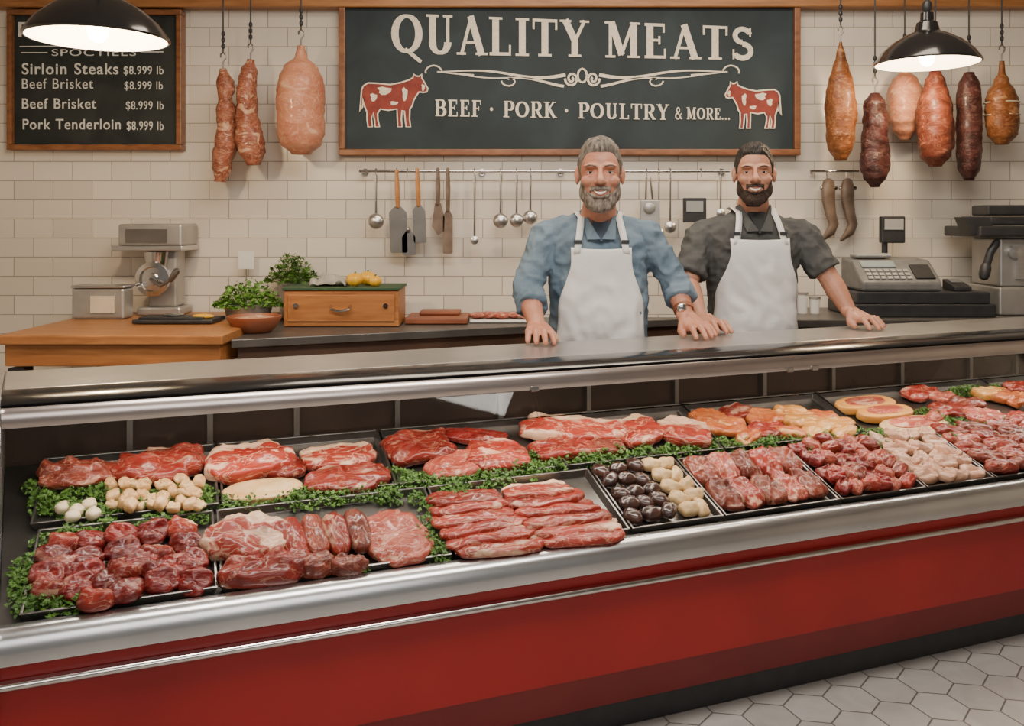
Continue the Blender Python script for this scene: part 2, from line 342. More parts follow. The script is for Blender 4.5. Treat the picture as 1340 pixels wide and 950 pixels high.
def text_poly(par,txt,px0,px1,ybl,ybr,ytl,ytr,Y,th=.002,gap=.06):
    adv=sum(G[c][0]+gap for c in txt)-gap; b=B()
    def fn(x,y,t):
        u=x/adv; px=px0+(px1-px0)*u; yb=ybl+(ybr-ybl)*u; yt=ytl+(ytr-ytl)*u
        p=U(px,yb+(yt-yb)*y,Y); p.y-=t; return p
    x0=0
    for ch in txt+' ':
        a,st=G[ch]
        if ch==' ' and b.v: finish(b,'lettering',M_cream,par,False); b=B()
        for si_,s in enumerate(st):
            tt=th+si_*.0005
            if s[0]=='l':
                _,xa,ya,xb,yb,w=s; d=V((xb-xa,yb-ya)).normalized(); n=V((-d.y,d.x))*w/2
                b.prism([(x0+xa+n.x,ya+n.y),(x0+xa-n.x,ya-n.y),(x0+xb-n.x,yb-n.y),(x0+xb+n.x,yb+n.y)],tt,fn)
            elif s[0]=='d':
                _,cx,cy,r=s; b.prism([(x0+cx+r*math.cos(k*.5236),cy+r*math.sin(k*.5236)) for k in range(12)],tt,fn)
            else:
                _,cx,cy,rx,ry,a0,a1,w0=s; N=max(6,int(abs(a1-a0)/15)); pr=None
                for k in range(N+1):
                    an=math.radians(a0+(a1-a0)*k/N); w=w0 or (t_+(T_+.02-t_)*abs(math.cos(an))**1.3)
                    co,si=math.cos(an),math.sin(an)
                    q=((x0+cx+(rx+w/2)*co,cy+(ry+w/2)*si),(x0+cx+(rx-w/2)*co,cy+(ry-w/2)*si))
                    if pr: b.prism([pr[0],pr[1],q[1],q[0]],tt,fn)
                    pr=q
        x0+=a+gap
def frame(b,x0,x1,y0,y1,Y,w,th):
    for (a,c,d,e) in ((x0,x1,y0,y0+w),(x0,x1,y1-w,y1),(x0,x0+w,y0+w,y1-w),(x1-w,x1,y0+w,y1-w)):
        p=U(a,e,Y);q=U(c,d,Y); b.bx(p.x,q.x,Y,Y+th,p.z,q.z)
SY=4.455
sg=root('shop_sign','large dark slate sign with wooden frame, cream lettering and cows','sign',U(745,202,4.48))
b=B(); frame(b,443,1048,-9,203,4.43,8,.065); finish(b,'sign_frame',M_woodf,sg,False,.004)
p=U(448,198,SY);q=U(1043,-4,SY); finish(B().bx(p.x,q.x,SY,4.495,p.z,q.z),'sign_board',M_slate,sg,False)
text_poly(sg,'QUALITY MEATS',512,988,70,79,17,36,SY-.001)
text_poly(sg,'BEEF * PORK * POULTRY',569,876,152,157,130,137,SY-.001); text_poly(sg,'& MORE...',883,956,156,157,140,142,SY-.001)
def ribbon2(b,pts,ws,Y,th=.003):
    fn=lambda x,y,t:(lambda p:V((p.x,p.y-t,p.z)))(U(x,y,Y))
    prev=None
    for i,(x,y) in enumerate(pts):
        a=pts[max(i-1,0)];c=pts[min(i+1,len(pts)-1)]; d=V((c[0]-a[0],c[1]-a[1])).normalized(); w=ws[i]/2 if isinstance(ws,list) else ws/2
        q=((x-d.y*w,y+d.x*w),(x+d.y*w,y-d.x*w))
        if prev: b.prism([prev[0],prev[1],q[1],q[0]],th,fn)
        prev=q
b=B()
cx,cy=762,103
for sgn in(-1,1):
    pts=[(cx+sgn*(14+ (9-t*.42)*math.cos(t*.55)),cy+ (10-t*.42)*math.sin(t*.55)) for t in range(0,20)]
    ribbon2(b,pts,3,SY-.001)
    pts=[(cx+sgn*(22+t*8.4),cy-5+ 6*math.sin(t*.33)*(1-t/24)-t*.22) for t in range(0,21)]
    ribbon2(b,pts,[4.6-t*.17 for t in range(21)],SY-.001)
    pts=[(cx+sgn*(24+t*7),cy+6+4*math.cos(t*.4)*(1-t/20)-t*.55) for t in range(0,19)]
    ribbon2(b,pts,[3.6-t*.13 for t in range(19)],SY-.001)
    pts=[(cx+sgn*(190-t*6),cy-9+t*.6) for t in range(0,9)]
    ribbon2(b,pts,[1.2+t*.25 for t in range(9)],SY-.001,.0025)
    pts=[(cx+sgn*(204-8*t*.25+ (6-t*.4)*math.sin(t*.6)),cy-13+(6-t*.35)*math.cos(t*.6)) for t in range(0,11)]
    ribbon2(b,pts,2,SY-.001)
    pts=[(cx+sgn*(95+(11-t*.7)*math.cos(t*.5)),cy+3+(8-t*.5)*math.sin(t*.5)) for t in range(0,12)]
    ribbon2(b,pts,2,SY-.001)
pts=[(cx+6*math.cos(t*.5236),cy-4+9*math.sin(t*.5236)) for t in range(13)]; ribbon2(b,pts,2.6,SY-.001)
finish(b,'scroll_ornament',M_cream,sg,False)
cow=[(.05,.62),(.12,.665),(.25,.66),(.45,.64),(.60,.67),(.72,.71),(.78,.745),(.79,.80),(.83,.77),(.87,.765),(.91,.80),(.91,.74),(.94,.69),(1.0,.58),(.985,.53),(.93,.52),(.87,.53),(.83,.47),(.79,.40),(.77,.32),(.735,.27),(.73,.12),(.745,.0),(.68,.0),(.665,.12),(.655,.24),(.62,.25),(.61,.12),(.62,.0),(.555,.0),(.55,.14),(.545,.27),(.42,.25),(.30,.27),(.26,.2),(.265,.1),(.29,0),(.225,0),(.215,.1),(.195,.22),(.17,.12),(.185,0),(.12,0),(.105,.12),(.105,.22),(.06,.34),(.05,.45),(.04,.30),(.0,.22),(.015,.4),(.025,.56)]
def putcow(x0,x1,y0,y1,flip):
    def mk(off):
        def fn(x,y,t):
            if flip: x=1-x
            p=U(x0+(x1-x0)*x,y1-(y1-y0)*y/.8,SY-off); p.y-=t; return p
        return fn
    b=B(); pp=[((x0+(x1-x0)*((1-x) if flip else x)),y1-(y1-y0)*y/.8) for x,y in cow+[cow[0]]]; ribbon2(b,pp,1.8,SY-.0025); finish(b,'cow_outline',M_cream,sg,False)
    b=B(); b.prism(cow,.002,mk(.001)); finish(b,'cow_picture',M_cow,sg,False)
    for cx,cy,rx,ry in((.36,.55,.1,.06),(.2,.45,.05,.06),(.66,.5,.04,.1),(.93,.6,.025,.05),(.5,.36,.06,.03)):
        b=B(); b.prism([(cx+rx*math.cos(k*.6283)*(1+.35*math.sin(k*2.1)),cy+ry*math.sin(k*.6283)*(1+.2*math.cos(k*1.7))) for k in range(10)],.0008,mk(.0032))
        finish(b,'cow_patch',M_cream,sg,False)
putcow(471,560,97,166,False); putcow(949,1022,107,168,True)
cb=root('menu_chalkboard','black chalkboard price list in brown wooden frame with chalk lettering','sign',U(122,196,4.48))
b=B(); frame(b,8,237,12,196,4.43,7,.065); finish(b,'board_frame',M_woodf,cb,False,.004)
p=U(13,191,SY);q=U(232,17,SY); finish(B().bx(p.x,q.x,SY,4.495,p.z,q.z),'board_panel',M_chalkb,cb,False)
def bfont(txt,px0,px1,pyb,pyt,Y,mat,parent,bold=.0):
    cu=bpy.data.curves.new('t','FONT'); cu.body=txt; cu.size=1; cu.extrude=.02; cu.offset=bold; cu.space_character=1.12; cu.space_word=1.15; ob=bpy.data.objects.new('t',cu); COL.objects.link(ob)
    bpy.context.view_layer.update(); me=bpy.data.meshes.new_from_object(ob.evaluated_get(bpy.context.evaluated_depsgraph_get())); bpy.data.objects.remove(ob)
    xs=[v.co.x for v in me.vertices]; x0,x1=min(xs),max(xs); vs=[]
    for v in me.vertices:
        px=px0+(px1-px0)*(v.co.x-x0)/(x1-x0); py=pyb-(pyb-pyt)*v.co.y/.73
        p=U(px,py,Y); p.y-= (v.co.z+.02)*.05; vs.append(p)
    pl=[]
    for pp in me.polygons:
        t=tuple(pp.vertices); xx=[me.vertices[i].co.x for i in t]; pl.append((min(xx),max(xx),t))
    pl.sort(); words=[];cur=[];mx=-9
    for a,c,t in pl:
        if cur and a-mx>.2: words.append(cur); cur=[]
        cur.append(t); mx=max(mx,c)
    words.append(cur)
    for w in words:
        idx={};bb=B()
        for t in w:
            f=[]
            for i in t:
                if i not in idx: idx[i]=len(bb.v); bb.v.append(vs[i])
                f.append(idx[i])
            bb.f.append(tuple(f))
        finish(bb,'lettering',mat,parent,False)
L=[('Sirloin Steaks',29,155,97,82,.012),('$8.999 lb',162,214,97,86,.008),('Beef Brisket',29,122,116,102,0),('$8.999 lb',163,213,117,106,.0),
('Beef Brisket',29,126,142,128,.008),('$8.999 lb',165,214,143,132,.005),('Pork Tenderloin',30,158,169,155,.008),('$8.999 lb',166,214,170,158,.005),('SPOCTIELS',68,178,73,64,.0),('F',24,38,48,28,.012)]
for a in L: bfont(a[0],a[1],a[2],a[3],a[4],SY-.001,M_chalk,cb,a[5])
for pl in ([(26,61),(214,59)],[(28,69),(62,69)],[(184,68),(214,68)]):
    b=B(); ribbon2(b,pl,1.2,SY-.001); finish(b,'chalk_line',M_chalk,cb,False)
# ---------------------------------------------------------------- pendant lamps
def lamp(px,py,Y,R,lab,en):
    c=U(px,py,Y); r=root('pendant_lamp',lab,'lamp',(c.x,c.y,c.z),'black dome pendant lamps')
    s=R/.225
    prof=[(.225,0),(.232,.006),(.228,.014),(.20,.055),(.15,.10),(.09,.135),(.055,.15),(.045,.19),(.03,.2),(.028,.235),(.0,.24)]
    inner=[(.222,.002),(.195,.05),(.145,.093),(.085,.127),(.0,.135)]
    b=B(); b.lathe([(a*s,z*s) for a,z in prof],c,40); b.f=[f for f in b.f if len(f)<=4]; finish(b,'lamp_shade',M_blackg,r)
    b=B(); b.lathe([(a*s,z*s) for a,z in inner],c,40); b.f=[f for f in b.f if len(f)<=4]; finish(b,'shade_lining',M_lampin,r)
    b=B(); b.ell(c+V((0,0,.035*s)),(.035*s,.035*s,.045*s)); finish(b,'bulb',M_bulb,r)
    b=B(); b.tube([c+V((0,0,.235*s)),V((c.x,c.y,3))],.008,8); b.lathe([(.012,0),(.02,.01),(.02,.04),(.012,.05)],c+V((0,0,.24*s)),12); finish(b,'cord',M_black,r)
    l=bpy.data.lights.new('lamp_light','POINT'); l.energy=en; l.color=(1,.76,.48); l.shadow_soft_size=.05; o=bpy.data.objects.new('lamp_light',l); COL.objects.link(o); o.location=c+V((0,0,-.03))
lamp(128,52,3.0,.226,'black enamel dome pendant lamp hanging over the menu board',32)
lamp(1213,84,3.9,.217,'black enamel dome pendant lamp among the hanging meats',15)
# ---------------------------------------------------------------- hanging meats
def nz(p,s,seed): return noise.noise(V(p)*s+V((seed*7.3,seed*3.1,seed*1.7)))
def hang(name,lab,px,top,bot,w,mat,Y,prof,seed,bend=0,ring=None,lump=.2):
    a=U(px,top,Y); c=U(px,bot,Y); L=a.z-c.z; R=w/F*Y/2
    r=root(name,lab,'hanging meat',(c.x,c.y,c.z),'meats hanging from hooks')
    n=36; b=B(); pts=[];rad=[]
    for i in range(n+1):
        t=i/n; k=t*(len(prof)-1); j=min(int(k),len(prof)-2); f=k-j; f=f*f*(3-2*f); rr=prof[j]*(1-f)+prof[j+1]*f
        if ring:
            for q in ring: rr*=1-.10*math.exp(-((t-q)/.014)**2)
        pts.append(V((a.x+bend*math.sin(t*math.pi*1.3)*R,a.y,a.z-L*t))); rad.append(max(rr*R,.003))
    b.tube(pts,rad,26,flat=.85)
    out=[]
    for v in b.v:
        ctr=V((a.x,a.y,v.z)); d=v-ctr; out.append(ctr+d*(1+lump*nz(v,9,seed)+lump*.7*nz(v,26,seed)+lump*.45*nz(v,60,seed)))
    b.v=out; finish(b,'meat',mat,r,ang=80)
    b=B(); b.tube([a+V((0,0,-.01)),a+V((0,0,.03)),a+V((.012,0,.05)),a+V((.014,0,.065)),a+V((0,0,.08)),a+V((-.012,0,.07)),a+V((-.012,0,.058))],.004,8,True); finish(b,'hook',M_steeld,r)
    b=B(); z=a.z+.08
    b.tube([V((a.x,a.y,z)),V((a.x,a.y,2.95))],.004,8)
    for k in range(3): b.ell((a.x,a.y,z+.03+k*.03),(.010,.008,.015),n=8,m=6)
    finish(b,'rope',M_black,r)
    if ring:
        for tz in ring:
            b=B(); b.tube([V((a.x+R*.93*math.cos(q*.3927),a.y+R*.82*math.sin(q*.3927),a.z-L*tz)) for q in range(17)],.0025,6); finish(b,'string',M_paper,r)
YH=4.28
hang('hanging_sausage','long knobbly cured sausage hanging from a hook',292,90,238,30,M_ham2,YH,[.3,.75,.7,.9,.8,1,1,.9,.5],1,.3,lump=.28)
hang('hanging_sausage','mottled cured sausage hanging from a hook',328,78,216,36,M_ham2,YH,[.25,.6,.7,.8,.75,.9,1,.95,.5],2,-.25,lump=.25)
hang('hanging_ham','large pale pink ham tied at the shank hanging from a hook',394,60,202,66,M_ham,YH,[.14,.24,.7,.92,1,1,1,1,.97,.85,.4],3,lump=.06)
hang('hanging_ham','long amber cured ham tapering at the top',1100,55,210,44,M_cure,YH,[.1,.3,.55,.8,.95,1,1,.95,.85,.4],4,lump=.14)
hang('hanging_sausage','dark wrinkled cured sausage on a hook',1145,122,245,40,M_cured,YH,[.3,.8,.85,.9,.9,.95,1,1,.9,.35],5,lump=.22)
hang('hanging_ham','round pale tied ham hanging from a hook',1184,92,183,52,M_ham,YH+.09,[.2,.7,.95,1,1,.95,.7,.3],6,lump=.1)
hang('hanging_ham','reddish brown cured meat hanging from a hook',1224,94,218,52,M_cureb,YH-.07,[.3,.55,.7,.85,.95,1,1,.95,.8,.35],7,lump=.17)
hang('hanging_sausage','slim dark salami hanging from a hook',1268,95,236,35,M_cured,YH,[.4,.85,1,1,1,1,1,1,.9,.4],8,lump=.09)
hang('hanging_ham','orange brown cured ham with shank bone on a hook',1311,80,189,47,M_cure,YH,[.15,.2,.45,.85,1,1,.98,.85,.4],9,ring=[.5,.65],lump=.1)
# ---------------------------------------------------------------- utensils
UY=4.40
rl=root('utensil_rail','long chromed utensil rail fixed on the tiled wall','rail',U(711,225,4.45))
b=B(); b.tube([U(470,224,UY),U(955,224,UY)],.008,12); finish(b,'rail_bar',M_chrome,rl)
for x in(474,630,735,950):
    b=B(); p=U(x,224,UY); b.tube([p,V((p.x,4.5,p.z))],.006,8); b.lathe([(.018,0),(.018,.006)],(0,0,0),14,Matrix.Translation(V((p.x,4.494,p.z)))@Matrix.Rotation(math.pi/2,4,'X')); finish(b,'rail_bracket',M_chrome,rl)
def Smm(px): return px/F*UY
def hk(b,x,y=224):
    p=U(x,y,UY); b.tube([p+V((0,.01,.004)),p+V((0,0,.013)),p+V((0,-.012,.002)),p+V((0,-.012,-.02)),p+V((0,-.016,-.028))],.003,6,True)
def ladle(px,bot,bw,lab,nm_='ladle'):
    r=root(nm_,lab,'utensil',U(px,bot,UY-.015),'utensils on the wall rail')
    b=B(); hk(b,px); finish(b,'hook',M_steeld,r)
    R=Smm(bw)/2; c=U(px,bot,UY-.02)+V((0,0,R))
    b=B(); a=U(px,230,UY-.014); b.tube([a,(a+c)/2+V((0,-.002,0)),c+V((0,0,R*.8))],[.008,.006,.007],10,True,flat=.5); finish(b,'handle',M_steeld,r)
    b=B(); M=Matrix.Translation(c)@Matrix.Rotation(math.pi/2,4,'X'); b.lathe([(R,0.0),(R*.97,-.008),(R*.75,-R*.45),(R*.4,-R*.62),(0,-R*.68)],(0,0,0),20,M@Matrix.Scale(-1,4,V((0,0,1)))); finish(b,'ladle_bowl',M_steel,r)
ladle(492,300,21,'steel ladle hanging from rail'); ladle(621,320,11,'slim steel serving spoon hanging from rail','spoon')
ladle(655,299,20,'steel ladle hanging from rail'); ladle(676,298,19,'small steel ladle hanging from rail'); ladle(694,294,19,'small steel ladle hanging from rail')
ladle(877,305,16,'steel spoon hanging from rail','spoon'); ladle(862,312,14,'steel spoon hanging from rail','spoon')
def blade(px,ytop,yh,ybot,w,mat,hm,lab,nm_,tilt=0,shape=None):
    r=root(nm_,lab,'utensil',U(px,ybot,UY-.015),'utensils on the wall rail')
    b=B(); hk(b,px); finish(b,'hook',M_steeld,r)
    def X(dx,y,off=0): p=U(px+dx+tilt*(y-224),y,UY-.012+off); return p
    b=B(); b.tube([X(0,ytop),X(0,(ytop+yh)/2),X(0,yh)],[.011,.015,.012],10,True,flat=.6); finish(b,'handle',hm,r)
    poly=shape or [(-w*.18,yh),(w*.18,yh),(w*.5,yh+8),(w*.5,ybot-2),(w*.42,ybot),(-w*.42,ybot),(-w*.5,ybot-2),(-w*.5,yh+8)]
    b=B(); b.prism(poly,.003,lambda x,y,t:X(x,y,t)); finish(b,'blade',mat,r,False,.0008)
blade(519,224,270,331,23,M_steeld,M_handle,'broad cleaver with wooden handle hanging from rail','cleaver',.03)
blade(533,300,302,334,18,M_steeld,M_steeld,'short steel scraper hanging from rail','scraper',.02)
blade(546,222,268,318,17,M_steeld,M_handle,'steel spatula with wooden handle hanging from rail','spatula',.04)
blade(573,222,266,307,17,M_horn,M_horn,'dark butcher knife hanging from rail','knife',.0,[(-4,266),(4,266),(9,285),(8,303),(0,308),(-8,296)])
blade(586,222,275,332,13,M_horn,M_horn,'long dark slicing knife hanging from rail','knife')
r=root('kitchen_timer','black hanging timer device on the rail','device',U(909,292,UY)); b=B(); hk(b,917); finish(b,'hook',M_steeld,r)
b=B().bx(U(894,0,4.37).x,U(924,0,4.37).x,4.36,4.385,U(0,291,4.37).z,U(0,259,4.37).z); finish(b,'casing',M_black,r,False,.004)
b=B().bx(U(898,0,4.36).x,U(920,0,4.36).x,4.355,4.362,U(0,277,4.36).z,U(0,263,4.36).z); finish(b,'screen',M_key,r,False)
r=root('can_opener','steel hand tool hanging on the rail','utensil',U(848,300,UY),'utensils on the wall rail'); b=B(); hk(b,846); finish(b,'hook',M_steeld,r)
b=B(); b.tube([U(846,232,4.385),U(845,262,4.385)],.005,8,True); b.tube([U(851,232,4.385),U(854,262,4.385)],.005,8,True); finish(b,'handle',M_steeld,r)
b=B().bx(U(838,0,4.38).x,U(863,0,4.38).x,4.37,4.39,U(0,300,4.38).z,U(0,262,4.38).z); b.ell(U(850,272,4.365),(.03,.012,.03)); finish(b,'tool_head',M_lgrey,r,False,.004)
ladle(943,285,12,'small measuring spoon hanging from rail','spoon')
rl=root('small_rail','short chromed hook rail on tiled wall','rail',U(1092,224,4.46)); b=B(); b.tube([U(1060,224,4.44),U(1124,224,4.44)],.006,10)
for x in(1066,1118): p=U(x,224,4.44); b.tube([p,V((p.x,4.5,p.z))],.005,8)
finish(b,'rail_bar',M_chrome,rl)
for x in(1086,1111):
    r=root('cow_horn','dark curved horn hanging on the tiled wall','horn',U(x,315,4.42),'dark horns on the wall')
    b=B(); b.tube([U(x-2,245,4.42),U(x-2,262,4.42),U(x+1,280,4.42),U(x+5,293,4.42),U(x+1,303,4.42),U(x-9,313,4.42)],[.048,.046,.038,.036,.036,.014],14,True,flat=.6); finish(b,'horn_body',M_horn,r)
    b=B(); b.tube([U(x-4,224,4.44),U(x-4,243,4.42)],.003,6); b.tube([U(x-11,246,4.415),U(x+8,246,4.415)],.01,8,True); finish(b,'hanger',M_chrome,r)
# ---------------------------------------------------------------- back counters
b=B(); poly=[(-1.165,3.645),(1.05,4.487),(1.05,4.495),(-1.165,4.495)]
r=root('back_counter','dark steel topped back counter along tiled wall','counter',(-.4,4.3,0))
b.prism(poly,.035,lambda x,y,t:V((x,y,.865+t))); finish(b,'worktop',M_dwork,r,False,.003)
b=B(); b.prism([(-1.15,3.69),(.98,4.49),(-1.15,4.49)],.86,lambda x,y,t:V((x,y,.003+t))); finish(b,'cabinet',pm('cabinet_brown',(.07,.035,.02),(.11,.055,.03),6,.5),r,False)
r=root('service_counter','dark stone topped counter under the till','counter',(2.4,4.2,0))
finish(B().bx(1.06,4.5,3.93,4.495,.915,.95),'worktop',M_dwork,r,False,.004)
finish(B().bx(1.08,4.48,3.98,4.49,.003,.914),'cabinet',M_black,r,False)
r=root('butcher_table','butcher block table with thick orange wooden top','table',(-1.6,4,0))
finish(B().bx(-2.09,-1.172,3.56,4.47,.89,.93),'table_top',M_wood,r,False,.006)
finish(B().bx(-2.07,-1.19,3.585,4.45,.80,.888),'apron_panel',M_woodx,r,False,.004)
for x in(-2.03,-1.23):
    for y in(3.63,4.4): finish(B().bx(x-.035,x+.035,y-.035,y+.035,0.001,.79),'leg',M_black,r,False,.004)
finish(B().bx(-2.02,-1.24,3.64,4.4,.3,.33),'lower_shelf',M_black,r,False)
def pxbox(x0,x1,y0,y1,Y,dep,**k):
    p=U(x0,y1,Y);q=U(x1,y0,Y); return B().bx(p.x,q.x,Y,Y+dep,p.z,q.z)
r=root('metal_tin','small brushed metal tin with paper label on butcher table','tin',U(139,415,4.22))
zb=.931; p=U(104,0,4.2);q=U(172,0,4.2)
b=B().bx(p.x,q.x,4.12,4.23,zb,zb+.145); finish(b,'tin_body',M_lgrey,r,False,.012)
finish(B().bx(p.x-.004,q.x+.004,4.116,4.234,zb+.146,zb+.158),'lid',M_steel,r,False,.004)
finish(B().bx(U(119,0,4.12).x,U(150,0,4.12).x,4.113,4.119,zb+.03,zb+.11),'paper_label',M_paper,r,False)
r=root('meat_grinder','grey tabletop meat grinder with hopper on butcher table','machine',U(205,412,4.3))
Yg=4.28
b=B(); p=U(178,0,Yg);q=U(236,0,Yg); b.bx(p.x,q.x,Yg,Yg+.17,zb,zb+.04); b.bx(U(190,0,Yg).x,U(228,0,Yg).x,Yg+.03,Yg+.15,zb+.04,U(0,325,Yg).z); finish(b,'stand',M_lgrey,r,False,.01)
b=B(); p=U(155,322,Yg-.02);q=U(239,293,Yg-.02); b.bx(p.x,q.x,Yg-.03,Yg+.19,p.z,q.z); finish(b,'housing',M_lgrey,r,False,.012)
b=B(); p=U(163,318,Yg-.04);q=U(218,300,Yg-.04); b.bx(p.x,q.x,Yg-.034,Yg-.028,p.z,q.z); finish(b,'face_plate',M_steeld,r,False,.001)
b=B(); p=U(150,328,Yg);q=U(242,322,Yg); b.bx(p.x,q.x,Yg-.04,Yg+.19,p.z,q.z+.002); finish(b,'hopper_tray',M_steel,r,False,.004)
c=U(202,365,Yg-.02); MX=Matrix.Translation(c)@Matrix.Rotation(math.pi/2,4,'X')
b=B(); b.lathe([(.03,-.06),(.05,-.05),(.062,0),(.082,.01),(.082,.03),(.06,.034),(.055,.02),(.03,.022),(.028,.04),(0,.042)],(0,0,0),26,MX); b.tube([c+V((0,.03,.04)),c+V((0,.03,.13))],[.045,.06],18); finish(b,'grinding_head',M_chrome,r)
b=B(); b.tube([c+V((0,-.04,0)),c+V((.05,-.05,-.03)),c+V((.1,-.05,-.0))],.009,10,True); b.tube([c+V((.1,-.05,0)),c+V((.13,-.06,.04))],[.014,.017],12,True); finish(b,'crank_handle',M_steeld,r)
b=B(); b.lathe([(.03,0),(.035,.01),(.012,.02),(.01,.04),(0,.04)],c+V((0,-.0,-.08)),14); finish(b,'foot_knob',M_steel,r)
r=root('weighing_tray','flat black weighing tray on butcher table','scale',U(236,418,4.1))
b=B(); p=U(182,0,4.0);q=U(286,0,4.0); b.bx(p.x,q.x,3.92,4.10,zb+.002,zb+.02); b.bx(p.x+.02,q.x-.05,3.94,4.06,zb+.02,zb+.03); finish(b,'scale_body',M_black,r,False,.008)
b=B(); b.ell((U(232,0,4.05).x,4.01,zb+.035),(.045,.035,.006)); finish(b,'scale_pan',M_steel,r)
b=B(); b.ell((U(268,0,4.0).x,3.98,zb+.03),(.05,.02,.012)); finish(b,'sponge',M_yel,None,label='small yellow sponge lying on the black weighing tray',cat='sponge')
def leafmesh(nm_,n,R,hh,ls,seed,stem=True):
    rnd=random.Random(seed); b=B()
    for i in range(n):
        a=rnd.uniform(0,6.283); rr=R*math.sqrt(rnd.random()); z=hh*(1-(rr/R)**2)*rnd.uniform(.25,1)+.003
        c=V((rr*math.cos(a),rr*math.sin(a)*.75,z)); Q=Matrix.Rotation(rnd.uniform(0,6.28),4,'Z')@Matrix.Rotation(rnd.uniform(-.9,.9),4,'X')@Matrix.Rotation(rnd.uniform(-.9,.9),4,'Y')
        s=ls*rnd.uniform(.7,1.3)
        out=[(0,-.2),(.35,.0),(.9,.1),(.6,.35),(.75,.7),(.3,.6),(.15,1.1),(-.05,1.1),(-.3,.65),(-.75,.75),(-.6,.35),(-.9,.05),(-.35,0)]
        b.add([c+(Q@V((0,.3*s,.12*s)))]+[c+(Q@V((x*s,y*s,rnd.uniform(-.12,.12)*s))) for x,y in out],[(0,k+1,(k+1)%13+1) for k in range(13)])
        if stem and i%4==0: b.tube([V((c.x*.4,c.y*.4,0)),c],.0009,4)
    me=mesh_of(b.v,b.f,nm_,False); me.materials.append(M_green); return me
PM=[leafmesh('parsley_sprig',85,.038,.030,.0066,i) for i in range(5)]
def herbpot(px,pyb,Y,R,zb_):
    c=V(((px-670)/F*Y,Y,zb_)); r=root('herb_bowl','leafy green herbs growing in a steel bowl on counter','herbs',c)
    b=B(); b.lathe([(R*.7,0.002),(R*.78,.01),(R*.95,.09),(R*1.0,.1),(R*.9,.1),(R*.85,.085),(0,.08)],c,30); finish(b,'bowl',M_lgrey,r)
    me=leafmesh('herb_leaves',520,R*1.38,.135,.015,3); me.materials.clear(); me.materials.append(M_greenl); wrap(me,'herb_leaves',c+V((0,0,.085)),r)
herbpot(325,412,4.16,.118,.902)
me=leafmesh('herb_bunch',560,.135,.15,.013,9); o=wrap(me,'herb_bunch',V(((378-670)/F*4.32,4.38,1.085)),label='bunch of dark green parsley standing behind the wooden box',cat='herbs')
b=B(); b.lathe([(.06,0),(.07,.01),(.07,.175),(.0,.175)],V(((378-670)/F*4.32,4.42,.902)),20); finish(b,'storage_canister',M_lgrey,None,label='metal canister holding the parsley bunch',cat='canister')
r=root('price_card','small white price card on a stick beside herbs','card',U(322,360,4.42)); b=pxbox(312,332,328,352,4.42,.004); finish(b,'card',M_white,r,False); b=B(); b.tube([U(322,352,4.423),U(322,410,4.423)],.003,6); finish(b,'stick',M_steel,r)
c=V(((333-670)/F*3.9,3.9,.902)); b=B(); R=.118
b.lathe([(R*.6,0),(R*.8,.02),(R,.06),(R,.07),(R*.92,.07),(R*.85,.05),(0,.03)],c,30); r=root('terracotta_bowl','shallow terracotta bowl with chopped filling on counter','bowl',c); finish(b,'bowl',M_terra,r)
b=B(); b.ell(c+V((0,0,.05)),(R*.86,R*.86,.02)); b.v=[v+V((0,0,.008*nz(v,60,3))) for v in b.v]; finish(b,'filling',M_pale,r)
p=U(371,0,4.08);q=U(522,0,4.08); r=root('wooden_drawer_box','orange wooden box with drawer, metal pull and green lid','box',((p.x+q.x)/2,4.2,.902))
finish(B().bx(p.x,q.x,4.08,4.33,.902,1.07),'box_body',M_woodx,r,False,.005)
finish(B().bx(p.x-.005,q.x+.005,4.07,4.34,1.071,1.085),'lid',pm('green_lid',(.03,.07,.03),rough=.6),r,False,.003)
finish(B().bx(p.x+.02,q.x-.02,4.072,4.08,.925,1.05),'drawer',M_woodx,r,False,.003)
b=B(); cx=(p.x+q.x)/2; b.tube([V((cx-.045,4.072,1.0)),V((cx-.04,4.05,.985)),V((cx,4.045,.975)),V((cx+.04,4.05,.985)),V((cx+.045,4.072,1.0))],.006,8,True); finish(b,'handle',M_chrome,r)
for xx in(p.x+.06,q.x-.06):
    b=B(); b.lathe([(.012,0),(.012,.006)],(0,0,0),12,Matrix.Translation(V((xx,4.07,1.0)))@Matrix.Rotation(math.pi/2,4,'X')); finish(b,'lock_stud',M_chrome,r)
b=B(); n=18
for i in range(n):
    for j in range(n):
        x=i/(n-1);y=j/(n-1); b.v.append(V((U(410,0,4.2).x+x*.17,4.11+y*.18,1.089+.06*abs(noise.noise(V((x*3,y*3,2))))+.045*math.exp(-((x-.55)**2+(y-.5)**2)*8))))
for i in range(n-1):
    for j in range(n-1): b.f.append((i*n+j,i*n+n+j,i*n+n+j+1,i*n+j+1))
finish(b,'dish_cloth',M_cloth,None,label='crumpled grey dish cloth on the wooden box',cat='cloth',solid=.003)
for k,(x,y,rr) in enumerate([(465,4.14,.03),(479,4.2,.032),(492,4.13,.024)]):
    c=V(((x-670)/F*4.16,y,1.086+rr)); b=B(); b.ell(c,(rr*1.25,rr,rr)); b.v=[c+(v-c)*(1+.1*math.sin(4*math.atan2(v.y-c.y,v.x-c.x))) for v in b.v]
    r=root('yellow_pepper','small yellow pepper on the wooden box','vegetable',c-V((0,0,rr)),'yellow peppers on the box'); finish(b,'flesh',M_yel,r); b=B(); b.tube([c+V((0,0,rr*.8)),c+V((.004,0,rr*1.3))],.004,6); finish(b,'stem',M_green,r)
r=root('cutting_board','reddish wooden cutting board on back counter','board',(-.42,4.3,.902))
finish(B().bx(U(530,0,4.2).x,U(612,0,4.2).x,4.17,4.44,.902,.93),'board',M_rwood,r,False,.006); finish(B().bx(U(546,0,4.2).x,U(600,0,4.2).x,4.3,4.42,.931,.95),'board_block',M_rwood,r,False,.005)
